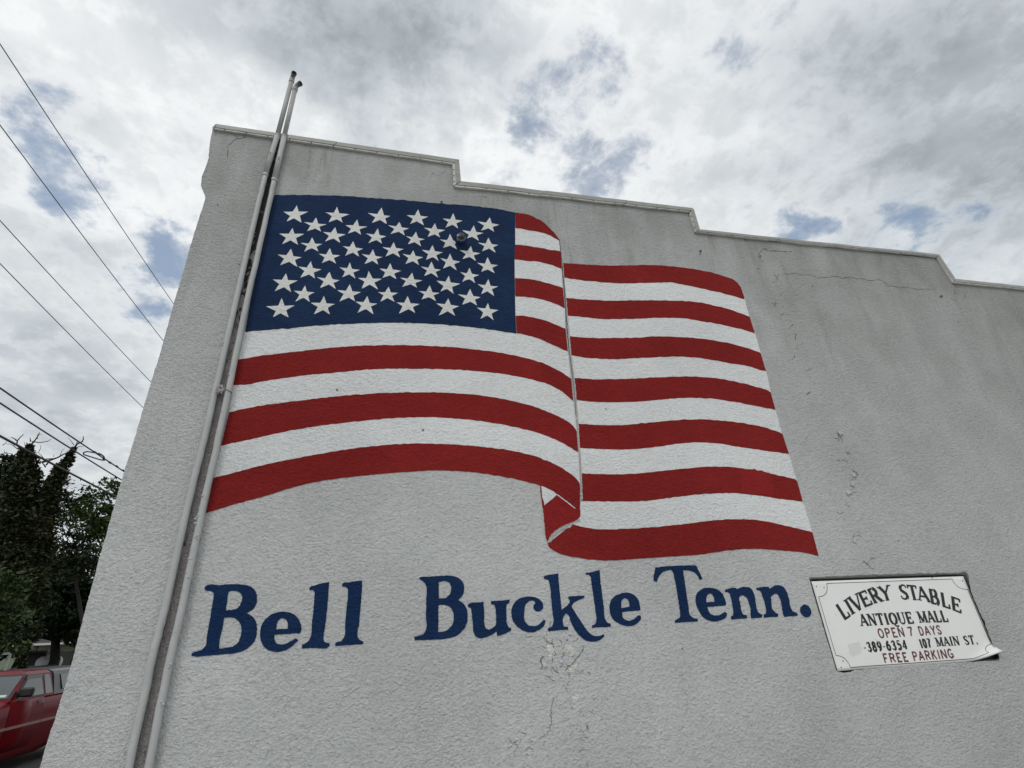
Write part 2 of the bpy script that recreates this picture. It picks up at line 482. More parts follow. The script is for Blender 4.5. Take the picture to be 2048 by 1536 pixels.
LEFT = [(425, 256), (423, 268), (419, 292), (417, 315), (411, 335), (404, 352), (402.5, 372), (406, 382), (410.5, 392), (409.5, 402), (404, 418), (398, 436), (391, 458),
        (380, 495), (369, 535), (357, 575), (346, 612), (335, 652), (322, 700), (319, 712), (310, 738), (298, 778), (283, 828), (268, 880), (250, 938),
        (236, 985), (222, 1035), (206, 1090), (196, 1125), (190, 1150), (183, 1175), (172, 1215), (160, 1262), (148, 1308), (136, 1352), (124, 1392),
        (112, 1432), (100, 1466), (89, 1502), (79, 1536)]
left_px = cr_open(LEFT, 5)
left_w = [Vector(on(p[0] + rng.normal(0, .35), p[1])) for p in left_px]
left_w += [Vector((left_w[-1].x + .012 * k, D, z)) for k, z in enumerate((1.1, .8, .5, .2, 0.0))]
top_px = [(428, 252), (700, 289), (911, 321), (914, 366), (1150, 392), (1384, 420), (1396, 461), (1640, 487), (1877, 511), (1909, 560), (2048, 574)]
p_end = on(2048, 574)
top_w = [Vector(on(*p)) for p in top_px] + [Vector((9.2, D, p_end[2] + .03)), Vector((9.22, D, p_end[2] - .25)), Vector((11.0, D, p_end[2] - .27)), Vector((11.0, D, 0))]
# opening of the shallow recess round the signboard
CS = 4.876
rec_out = crop(1600, 1120, CS, [(84, 166), (300, 158), (700, 142), (1200, 128), (1560, 118), (1612, 110), (1636, 132), (1658, 260), (1796, 600), (1908, 880), (1955, 965), (1936, 984), (1500, 1006), (900, 1045), (600, 1066), (373, 1090), (354, 1084), (222, 650)])
rec_out_s = cr_closed(rec_out, 3, 40)
rec_in = [np.array(p) for p in crop(1600, 1120, CS, [(96, 190), (300, 184), (700, 170), (1200, 154), (1560, 146), (1590, 146), (1600, 158), (1650, 280), (1788, 600), (1900, 880), (1930, 955), (1920, 968), (1500, 1000), (900, 1040), (372, 1084), (358, 1078), (230, 650)])]
rec_in_s = cr_closed(rec_in, 3, 40)
nrs = min(len(rec_out_s), len(rec_in_s))
def resample(lp, n):
    P = np.array(lp + [lp[0]]); d = np.r_[0, np.cumsum(np.linalg.norm(np.diff(P, axis=0), axis=1))]
    q = np.linspace(0, d[-1], n, endpoint=False)
    return [np.array((np.interp(s_, d, P[:, 0]), np.interp(s_, d, P[:, 1]))) for s_ in q]
nrs = 220
ro = rough_edge(resample(rec_out_s, nrs), .5); ri = resample(rec_in_s, nrs)

outer = top_w + left_w[::-1]
hole = [Vector(on(*p)) for p in ro]
tris = tessellate_polygon([[Vector((v.x, v.z, 0)) for v in outer], [Vector((v.x, v.z, 0)) for v in hole]])
vs = outer + hole; fs = []
for t in tris:
    a, b, c = (vs[i] for i in t); nrm = (b - a).cross(c - a)
    if nrm.length > 1e-9: fs.append(tuple(t) if nrm.y < 0 else tuple(t)[::-1])
# return faces: left corner rounds back into the street front, 0.35 m deep
nv = len(vs); no = len(outer)
dep = [.03, .35]
lay = [outer]
for k, d_ in enumerate(dep):
    sh = [Vector((v.x + (.012 if k == 0 and i >= len(top_w) else 0), v.y + d_, v.z)) for i, v in enumerate(outer)]
    base0 = 0 if k == 0 else nv + (k - 1) * no
    vs = vs + sh
    b1 = nv + k * no
    for i in range(no):
        j = (i + 1) % no
        fs.append((base0 + i, base0 + j, b1 + j, b1 + i))
# recess slopes
DEPTH = .045
inn = [Vector(on(p[0], p[1], -DEPTH)) for p in ri]
b0 = no; b1 = len(vs); vs = vs + inn
for i in range(nrs):
    j = (i + 1) % nrs; fs.append((b0 + i, b0 + j, b1 + j, b1 + i))
wall = mesh_obj('side_wall', vs, fs, M['stucco'], bld)
wall['label'] = 'grey stucco side wall with stepped top edge'
# rest of the building body
zt = on(500, 258)[2]
MB().box(XL - .02, XL + .28, D + .353, D + 14, 0, zt - .1).build('street_front_wall', M['stucco'], bld)
MB().box(10.7, 11.0, D + .353, D + 14, 0, 4.6).build('rear_wall', M['stucco'], bld)
MB().box(XL - .02, 11.0, D + 14.003, D + 14.3, 0, 4.6).build('far_wall', M['stucco'], bld)
MB().box(XL + .283, 10.697, D + .353, D + 14, 4.0, 4.2).build('roof', M['asphalt'], bld)

# coping: fascia and drip edge pieces, each a part of its own
def coping_piece(top_l, bot_l, lip=True):
    """top_l, bot_l: photo points along the upper and lower line of one piece"""
    for lo, hi, off, dep_, mm, nm in (((0.0, .66, .030, .36, M['coping'], 'coping'), (.62, 1.0, .024, .022, M['flange'], 'drip_edge')) if lip else ((0, 1, .028, .36, M['coping'], 'coping'),)):
        T = [np.array(p) for p in top_l]; Bq = [np.array(p) for p in bot_l]
        u = [on(*(t + (b - t) * lo), off) for t, b in zip(T, Bq)]
        v = [on(*(t + (b - t) * hi), off) for t, b in zip(T, Bq)]
        n = len(u); V = []
        for k in range(n):
            V += [u[k], v[k], (v[k][0], v[k][1] + dep_, v[k][2]), (u[k][0], u[k][1] + dep_, u[k][2] + (.02 if nm == 'coping' else 0))]
        F = []
        for k in range(n - 1):
            a, b = 4 * k, 4 * (k + 1)
            for q in range(4): F.append((a + q, a + (q + 1) % 4, b + (q + 1) % 4, b + q))
        F += [(0, 3, 2, 1), tuple(4 * (n - 1) + q for q in range(4))]
        mesh_obj(nm, V, F, mm, bld)
def lerp2(a, b, t): return (a[0] + (b[0] - a[0]) * t, a[1] + (b[1] - a[1]) * t)
def coping_run(t0, t1, b0_, b1_, cuts):
    for a, b in zip(cuts[:-1], cuts[1:]):
        ks = [a + .0012, a + (b - a) * .35, a + (b - a) * .7, b - .0012]
        jt = [(0, rng.normal(0, .35)) for _ in ks]
        coping_piece([tuple(np.add(lerp2(t0, t1, k), j)) for k, j in zip(ks, jt)], [tuple(np.add(lerp2(b0_, b1_, k), np.multiply(j, 1.6))) for k, j in zip(ks, jt)])
coping_run((432, 247.5), (918, 319), (427, 257), (906, 328), [0, .5, 1.0])
coping_piece([(918.2, 319), (921.8, 361)], [(905, 329), (907.5, 371)])
coping_run((922, 361.2), (1387, 416.3), (908, 371.3), (1379, 424), [0, .36, .72, 1.0])
coping_piece([(1387.3, 416.5), (1400, 458.5)], [(1379.3, 424.5), (1390.5, 463.8)])
coping_run((1400.5, 458.6), (1878.4, 508.6), (1391.5, 464.2), (1874.5, 514), [0, .34, .68, 1.0])
coping_piece([(1878.7, 509), (1911, 557)], [(1874.8, 514.4), (1907, 564.5)])
coping_run((1911.4, 557.2), (2190, 587), (1907.5, 564.8), (2190, 592), [0, .5, 1.0])
mesh_obj('coping_end', [on(424.5, 254, .045), on(432, 247.5, .032), on(427, 257.5, .032), (on(424.5, 254, .0)[0], D + .3, on(424.5, 254)[2]), (on(432, 247.5)[0], D + .33, on(432, 247.5)[2] + .02)],
         [(0, 2, 1), (0, 1, 4, 3), (0, 3, 2)], M['flange'], bld)
sc = MB()
def screws(a, b, n, off=.027):
    for k in range(n):
        p = lerp2(a, b, (k + .5) / n); c = Vector(on(p[0], p[1], off))
        sc.tube([c + Vector((0, .002, 0)), c + Vector((0, -.005, 0))], .0046, 6)
screws((427, 256), (906, 327), 11); screws((907, 333), (909, 369), 3); screws((909, 370), (1379, 423), 11)
screws((1381, 427), (1391, 461), 3); screws((1392, 463.5), (1874, 513), 10); screws((1909, 563.5), (2048, 576), 3)
o = sc.build('screw_heads', M['screw'], bld); o['kind'] = 'stuff'

# ------------------------------------------------------------------ flag mural
EDGE = [(290, 1600), (304.5, 1536), (352, 1300), (371, 1220), (421.7, 980), (445, 880), (493, 640), (540, 420), (552, 360)]
def pipe_edge(y):
    ys = [e[1] for e in EDGE][::-1]; xs = [e[0] for e in EDGE][::-1]
    return float(np.interp(y, ys, xs))
canton_bot = [(489.5, 664), (530, 660), (580, 656.5), (635, 651), (692, 648), (740, 646), (800, 645.5), (865, 647.5), (910, 651), (948, 655), (990, 660.5), (1033, 667)]
canton_top = [(549, 390), (600, 389.8), (680, 391.5), (740, 396), (780, 398), (823, 401.5), (860, 405), (907, 409), (950, 412), (990, 417), (1030.6, 425)]
R1t = [(1031, 424.4), (1058.6, 430), (1082, 441), (1099.6, 455.7), (1111, 468), (1119.5, 481)]
R1b = [(1031, 456), (1058.6, 460), (1088, 466), (1105.5, 474), (1119.6, 481.8)]
R2t = [(1030.3, 489), (1058.6, 492), (1088, 497), (1121.5, 502.5)]
R2b = [(1029, 518), (1049, 521), (1078, 524), (1105.5, 531), (1123.5, 538)]
R3t = [(1030, 556), (1058.6, 558), (1088, 564), (1125.5, 575)]
R3b = [(1030, 592), (1058.6, 595), (1084, 599), (1109, 607), (1129.5, 616.5)]
R4t = [(1031, 631), (1058.6, 633), (1088, 640), (1109, 648), (1131, 658)]
R4b = [(1033, 666), (1058.6, 671.5), (1082, 679), (1101.6, 688), (1121, 697), (1136, 703)]
R5t = [(476.4, 719), (531, 710.4), (605.5, 701.5), (679.7, 694), (754, 690.4), (828, 690.4), (902, 694), (976.6, 702), (1032, 711.5), (1080.5, 724.5), (1117.6, 741), (1142.5, 757)]
R5b = [(466, 770), (494, 769), (531, 761.6), (605.5, 751), (679.7, 744), (754, 738), (828, 737.5), (902, 739), (976.6, 744), (1032, 752), (1080.5, 763.5), (1117.6, 779), (1146.5, 802)]
R6t = [(458, 824.5), (512.8, 813), (587, 802.4), (661, 794), (735, 787.6), (828, 784.6), (902, 785.7), (976.6, 793), (1043, 806), (1095, 823), (1132.4, 841), (1148, 853), (1153.5, 862)]
R6b = [(442, 892), (457, 888), (512.8, 876), (587, 860), (661, 848.8), (754, 838.8), (846.7, 834), (939.5, 839.5), (1013.7, 850.7), (1080.5, 867), (1125, 886), (1156.5, 904.5)]
R7t = [(427, 955.5), (475.7, 943.5), (531, 929), (605.5, 913.8), (679.7, 900.8), (754, 891.5), (828, 887), (902, 888.5), (976.6, 894.5), (1050.8, 907), (1106.5, 926.8), (1140, 947), (1155, 960), (1159.5, 969)]
R7b = [(412, 1027), (420, 1023.5), (464.5, 1009.5), (531, 991.7), (605.5, 969.4), (679.7, 956.4), (772.5, 947), (865, 941), (939.5, 944), (1013.7, 954.6), (1080.5, 971), (1101, 979.8), (1115.6, 989), (1135, 1004), (1149.8, 1016)]
S = None
S1t = [(1124.6, 526), (1168.4, 528.7), (1223, 531), (1277.7, 530), (1332.4, 531.4), (1373.5, 536), (1414.5, 543), (1447, 552), (1466.4, 558.8), (1478.7, 569.7), (1484, 579.3), (1488.3, 598.4)]
S1b = [(1126, 555.5), (1182, 562.3), (1236.7, 566.4), (1291.4, 565.6), (1340.6, 565), (1373.5, 570.6), (1414.5, 579.3), (1455.5, 589), (1488.3, 598.6)]
S2t = [(1132.3, 595.7), (1168.4, 599), (1223, 601), (1291, 600.6), (1359.8, 601.7), (1400.8, 605.3), (1455.5, 617.6), (1499, 633)]
S2b = [(1134, 630.7), (1195.7, 637.3), (1250.4, 638), (1305, 636), (1359.8, 636), (1400.8, 642), (1441.8, 649), (1482.8, 658.6), (1509.5, 667)]
S3t = [(1137.5, 672.3), (1182, 675.8), (1250.4, 675.6), (1318.8, 672.8), (1373.4, 674.5), (1428, 680.5), (1482.8, 692.8), (1514, 703), (1521.5, 706.5)]
S3b = [(1142.4, 710), (1168.4, 714.7), (1223, 718.2), (1291.4, 715.5), (1346, 713.3), (1400.8, 716), (1455.5, 725.6), (1496.5, 732.4), (1532, 743.4)]
S4t = [(1146.5, 755.7), (1195.7, 758.4), (1264, 757), (1332.4, 753.8), (1387, 753), (1441.8, 757.6), (1496.5, 769.3), (1535, 780), (1541.5, 784)]
S4b = [(1149, 799.4), (1195.7, 804), (1250.4, 804.3), (1305, 800.8), (1359.8, 795.9), (1414.5, 796.7), (1455.5, 801.4), (1510, 811.5), (1551, 819.8)]
S5t = [(1155.5, 847), (1195.7, 850), (1250.4, 849.8), (1305, 844.6), (1359.8, 839.7), (1414.5, 839), (1469, 843.8), (1518.4, 852), (1558, 864), (1565, 868)]
S5b = [(1158.8, 895.7), (1209.4, 898), (1264, 898.4), (1318.8, 893), (1373.4, 885.6), (1428, 886), (1482.8, 894.3), (1537.5, 902.5), (1578, 908)]
S6t = [(1163.4, 946.3), (1209.4, 948.5), (1264, 947.7), (1318.8, 942.2), (1373.4, 936.7), (1428, 933), (1482.8, 936), (1537.5, 946.3), (1590, 958), (1594.5, 962)]
S6b = [(1163.4, 1001.8), (1236.7, 1003), (1291.4, 1001.8), (1346, 994.7), (1400.8, 988.7), (1450, 986), (1496.5, 988.7), (1551, 996.3), (1606, 1003.7)]
S7t = [(1145, 1048.5), (1166, 1053.8), (1192, 1058), (1209.4, 1059), (1264, 1057), (1318.8, 1053), (1373.4, 1047.5), (1428, 1040.6), (1477.4, 1038.4), (1523.8, 1041.5), (1578.5, 1053), (1625, 1064.7)]
S7b = [(1099, 1084.8), (1095, 1086), (1096.9, 1093), (1105.8, 1100), (1122, 1108.4), (1146.5, 1114), (1195.7, 1120.5), (1236.7, 1120), (1291.4, 1116.7), (1346, 1113), (1400.8, 1109), (1455.5, 1100.8), (1496.5, 1098), (1537.5, 1098.6), (1606, 1105), (1637.3, 1111.7)]
FOLD = [(1119, 481), (1124, 530), (1129.5, 590), (1133.5, 650), (1139.5, 710), (1147, 770), (1152, 830), (1156.5, 890), (1160, 950), (1162, 1000)]

OFF_W, OFF_C, OFF_S, OFF_L = .0014, .0026, .0040, .0055
mural = sheet('flag_mural', [[np.array(p) for p in [(560, 395), (1028, 428), (1030, 660), (500, 658)]]], .0007, M['white_paint'], bld, 'waving stars and stripes flag painted on the wall')
def band(name, top, bot, off, m, label=None, amp=.32, grow=0.0):
    lp = cr_open([(x, y - grow) for x, y in top], 4) + cr_open([(x, y + grow) for x, y in bot][::-1], 4)
    P = []
    for p in lp:
        if not P or np.linalg.norm(p - P[-1]) > .7: P.append(p)
    if np.linalg.norm(P[0] - P[-1]) < .7: P.pop()
    return sheet(name, [rough_edge(P, amp)], off, m, mural, label)
# white stripes (under the neighbouring reds, slightly overlapping)
def whites(up, lo, lbl=None): return band('white_stripe', up, lo, OFF_W, M['white_paint'], lbl, .3, 1.2)
whites(R1b, R2t); whites(R2b, R3t); whites(R3b, R4t)
whites(canton_bot + R4b[1:], R5t, 'long white stripe just under the blue canton'); whites(R5b, R6t); whites(R6b, R7t)
whites(S1b, S2t); whites(S2b, S3t); whites(S3b, S4t); whites(S4b, S5t); whites(S5b, S6t)
whites(S6b, [(1142, 1049)] + S7t[1:])
# red stripes
for a, b in ((R1t, R1b), (R2t, R2b), (R3t, R3b), (R4t, R4b)): band('red_stripe', a, b, OFF_C, M['red_paint'])
for a, b in ((R5t, R5b), (R6t, R6b)): band('red_stripe', a, b, OFF_C, M['red_paint'])
band('red_stripe', R7t, R7b[:-1] + [(1149.8, 1016), (1157, 1021), (1160, 1021)], OFF_C, M['red_paint'])
for a, b in ((S1t, S1b), (S2t, S2b), (S3t, S3b), (S4t, S4b), (S5t, S5b), (S6t, S6b), (S7t, S7b)): band('red_stripe', a, b, OFF_C, M['red_paint'])
band('retouched_patch', [(1478, 937), (1500, 938), (1540, 946)], [(1482, 985), (1510, 989), (1549, 990)], OFF_S - .0006, M['red_fresh'], 'brighter repainted red patch', .9)
# underside of the fold
curl = crop(1000, 900, 6.143, [(708, 552), (800, 618), (918, 712), (985, 735), (988, 800), (960, 845), (880, 885), (760, 940), (680, 990), (620, 1045), (598, 1090), (585, 1135), (560, 1050), (545, 920), (525, 700), (620, 618)])
sheet('fold_underside', [rough_edge(cr_closed(curl, 3, 45), .4)], OFF_C + .0006, M['red_fresh'], mural, 'brighter red underside of the painted fold')
tri = crop(1000, 900, 6.143, [(508, 440), (600, 480), (705, 545), (620, 620), (530, 700)])
sheet('white_fold_tip', [rough_edge(cr_closed(tri, 3, 45), .3)], OFF_W + .0004, M['white_paint'], mural)
sheet('fold_outline', [rough_edge(cr_closed(crop(1000, 900, 6.143, [(491, 436), (507, 440), (516, 560), (533, 700), (521, 712), (503, 560)]), 3, 60), .25)], OFF_C, M['red_paint'], mural)
sheet('fold_edge_line', [rough_edge(cr_closed(crop(1000, 900, 6.143, [(706, 545), (800, 612), (928, 714), (920, 720), (830, 650), (702, 556)]), 4, 60), .15)], OFF_S, M['white_paint'], mural)
sheet('fold_gap', [rough_edge(cr_closed(crop(1000, 900, 6.143, [(985, 845), (985, 880), (900, 905), (880, 935), (800, 972), (700, 1022), (650, 1080), (622, 1135), (588, 1135), (605, 1085), (640, 1035), (700, 985), (780, 942), (880, 890)]), 3, 60), .6)], OFF_C + .0005, M['pale_line'], mural)
# line of the fold
def ribbon(name, pts, wd, off, m, parent, step=4, amp=0.0, label=None):
    P = cr_open(pts, step); n = len(P)
    wd = wd if hasattr(wd, '__len__') else [wd] * len(pts)
    ww = np.interp(np.linspace(0, 1, n), np.linspace(0, 1, len(wd)), wd)
    Lf, Rt = [], []
    for i, p in enumerate(P):
        t = P[min(i + 1, n - 1)] - P[max(i - 1, 0)]; t = t / (np.linalg.norm(t) + 1e-9); nn_ = np.array((-t[1], t[0]))
        a = p + rng.normal(0, amp, 2) if amp else p
        Lf.append(a + nn_ * ww[i] / 2 * (1 + rng.normal(0, .15 if amp else 0))); Rt.append(a - nn_ * ww[i] / 2)
    V = [on(q[0], q[1], off) for q in Lf] + [on(q[0], q[1], off) for q in Rt]
    F = [(i, i + n, i + n + 1, i + 1) for i in range(n - 1)]
    F2 = []
    for f in F:
        a, b, c = (Vector(V[k]) for k in f[:3])
        F2.append(f if (b - a).cross(c - a).y < 0 else f[::-1])
    o = mesh_obj(name, V, F2, m, parent)
    if label: o['label'] = label
    return o
ribbon('fold_line', [(x + (1.4 if y < 600 else 2.0), y) for x, y in FOLD], [1.2, 1.6, 2.2, 4.2, 3.6, 3.4, 3.4, 3.0, 3.2, 3.4], OFF_S, M['pale_line'], mural, 4, .35)
ribbon('fold_dark_line', [(x + .2, y) for x, y in FOLD[:7]], [1.0, 1.2, 2.0, 1.6, 1.0, .8, .7], OFF_S + .001, M['thin_line'], mural, 4, .25)  # thin dark line of the mural along the fold
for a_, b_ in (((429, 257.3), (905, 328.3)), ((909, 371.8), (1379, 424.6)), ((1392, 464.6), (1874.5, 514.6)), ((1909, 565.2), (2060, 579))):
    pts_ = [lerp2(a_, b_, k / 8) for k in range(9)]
    ribbon('painted_shadow_line', [(x, y + 1.2) for x, y in pts_], [1.4, 2.4, 1.6, 2.6, 1.8], .004, M['black'], bld, 8, .25)  # shadow under the drip edge, painted as a thin black line
# canton and stars
can = cr_open(canton_top, 4) + [np.array(p) for p in ((1030, 460), (1030.3, 489), (1029, 518), (1029.6, 556), (1030, 592), (1030.6, 631))] + cr_open(canton_bot[::-1], 4) + [np.array((pipe_edge(y) + .5, y)) for y in (600, 540, 480, 430)]
sheet('canton', [rough_edge(can, .4)], OFF_C + .0004, M['blue_paint'], mural, 'dark blue canton behind the stars')
C1 = (380, 360, 4.8); C2 = (740, 360, 4.8)
STARS = [(C1, s_) for s_ in [
    (1025, 245, 900, 305, 1130, 305, 932, 395, 1068, 408), (1412, 257, 1300, 310, 1525, 330, 1335, 403, 1465, 408), (1840, 265, 1712, 318, 1925, 345, 1750, 410, 1885, 418),
    (1210, 362, 1098, 405, 1308, 425, 1125, 490, 1255, 493), (1605, 380, 1495, 432, 1700, 448, 1518, 513, 1638, 523),
    (985, 463, 857, 515, 1090, 520, 887, 612, 1035, 617), (1392, 455, 1280, 500, 1490, 522, 1300, 587, 1440, 600), (1803, 467, 1688, 512, 1885, 540, 1715, 603, 1840, 608),
    (1172, 553, 1065, 605, 1268, 615, 1098, 683, 1232, 685), (1565, 587, 1465, 635, 1658, 660, 1492, 725, 1620, 732),
    (967, 662, 843, 715, 1068, 742, 870, 815, 1028, 830), (1340, 658, 1240, 710, 1437, 722, 1268, 795, 1402, 803), (1758, 668, 1652, 712, 1847, 738, 1677, 803, 1805, 810),
    (1160, 782, 1042, 832, 1260, 858, 1062, 935, 1200, 945), (1535, 795, 1435, 838, 1628, 862, 1463, 932, 1585, 943),
    (922, 897, 798, 955, 1030, 968, 818, 1065, 967, 1073), (1337, 885, 1222, 935, 1435, 962, 1250, 1033, 1398, 1042), (1718, 878, 1615, 940, 1837, 950, 1652, 1038, 1800, 1048),
    (1105, 1015, 998, 1062, 1195, 1080, 1015, 1165, 1148, 1168), (1533, 1003, 1418, 1058, 1635, 1078, 1438, 1163, 1583, 1163),
    (880, 1138, 735, 1213, 1000, 1205, 800, 1315, 943, 1315), (1287, 1115, 1163, 1178, 1390, 1190, 1190, 1290, 1340, 1288), (1702, 1115, 1590, 1168, 1795, 1187, 1608, 1275, 1758, 1285)]]
STARS += [(C2, s_) for s_ in [
    (282, 402, 180, 435, 372, 465, 200, 517, 332, 530), (462, 285, 357, 338, 555, 350, 388, 420, 515, 433), (800, 322, 702, 370, 888, 390, 728, 455, 845, 463),
    (1148, 360, 1033, 398, 1240, 428, 1068, 485, 1190, 495), (622, 415, 522, 460, 718, 480, 553, 545, 672, 550), (997, 437, 890, 485, 1087, 508, 932, 560, 1042, 582),
    (442, 495, 348, 540, 525, 568, 368, 613, 488, 635), (768, 520, 672, 570, 866, 592, 705, 650, 832, 663), (1137, 557, 1042, 603, 1230, 625, 1078, 683, 1205, 695),
    (228, 600, 122, 645, 325, 662, 152, 730, 285, 740), (598, 625, 502, 672, 697, 695, 538, 765, 655, 773), (968, 635, 863, 673, 1060, 702, 893, 755, 1013, 775),
    (415, 675, 315, 710, 510, 742, 342, 803, 467, 813), (768, 708, 675, 752, 863, 782, 702, 850, 830, 865), (1130, 745, 1033, 797, 1228, 818, 1070, 880, 1195, 893),
    (193, 800, 93, 850, 300, 872, 122, 937, 250, 948), (590, 787, 492, 832, 678, 862, 523, 918, 652, 937), (955, 847, 868, 885, 1042, 912, 887, 975, 1007, 987),
    (402, 895, 290, 938, 497, 965, 308, 1025, 450, 1035), (757, 922, 642, 968, 860, 995, 680, 1068, 803, 1090), (1135, 955, 1037, 1002, 1225, 1023, 1068, 1093, 1190, 1110),
    (177, 1023, 78, 1075, 270, 1083, 103, 1165, 232, 1168), (573, 1012, 468, 1065, 665, 1085, 495, 1148, 632, 1162), (962, 1047, 847, 1097, 1057, 1125, 885, 1197, 1025, 1203),
    (360, 1117, 252, 1175, 470, 1190, 282, 1280, 430, 1273), (750, 1140, 637, 1185, 853, 1210, 662, 1300, 815, 1305), (1132, 1185, 1028, 1225, 1230, 1250, 1060, 1332, 1185, 1343)]]
def isect(a, b, c, d):
    A = np.array([[b[0] - a[0], c[0] - d[0]], [b[1] - a[1], c[1] - d[1]]]); r = np.array([c[0] - a[0], c[1] - a[1]])
    t = np.linalg.solve(A, r); return a + (b - a) * t[0]
for (ox, oy, s_), q in STARS:
    T, Lt, Rt, BL, BR = [np.array((ox + q[i] / s_, oy + q[i + 1] / s_)) for i in range(0, 10, 2)]
    cen = (T + Lt + Rt + BL + BR) / 5
    i1 = isect(T, BR, Lt, Rt); i2 = isect(Lt, BR, T, BL); i3 = isect(T, BR, Rt, BL); i4 = isect(Rt, BL, Lt, BR); i5 = isect(T, BL, Lt, Rt)
    # tips T, Rt, BR, BL, Lt and inner corners between them
    lp = [T, isect(T, BR, Lt, Rt), Rt, isect(T, BR, Rt, BL), BR, isect(Lt, BR, Rt, BL), BL, isect(T, BL, Lt, BR), Lt, isect(T, BL, Lt, Rt)]
    lp = [cen + (p - cen) * (1.04 if k % 2 == 0 else 1.06) for k, p in enumerate(lp)]
    fine = []
    for k in range(10):
        a, b = lp[k], lp[(k + 1) % 10]
        for u in (0.03, .36, .68) if k % 2 == 0 else (0.0, .34, .66, .97): fine.append(a + (b - a) * u)
    sheet('star', [rough_edge(fine, .22)], OFF_S, M['star_paint'], mural)

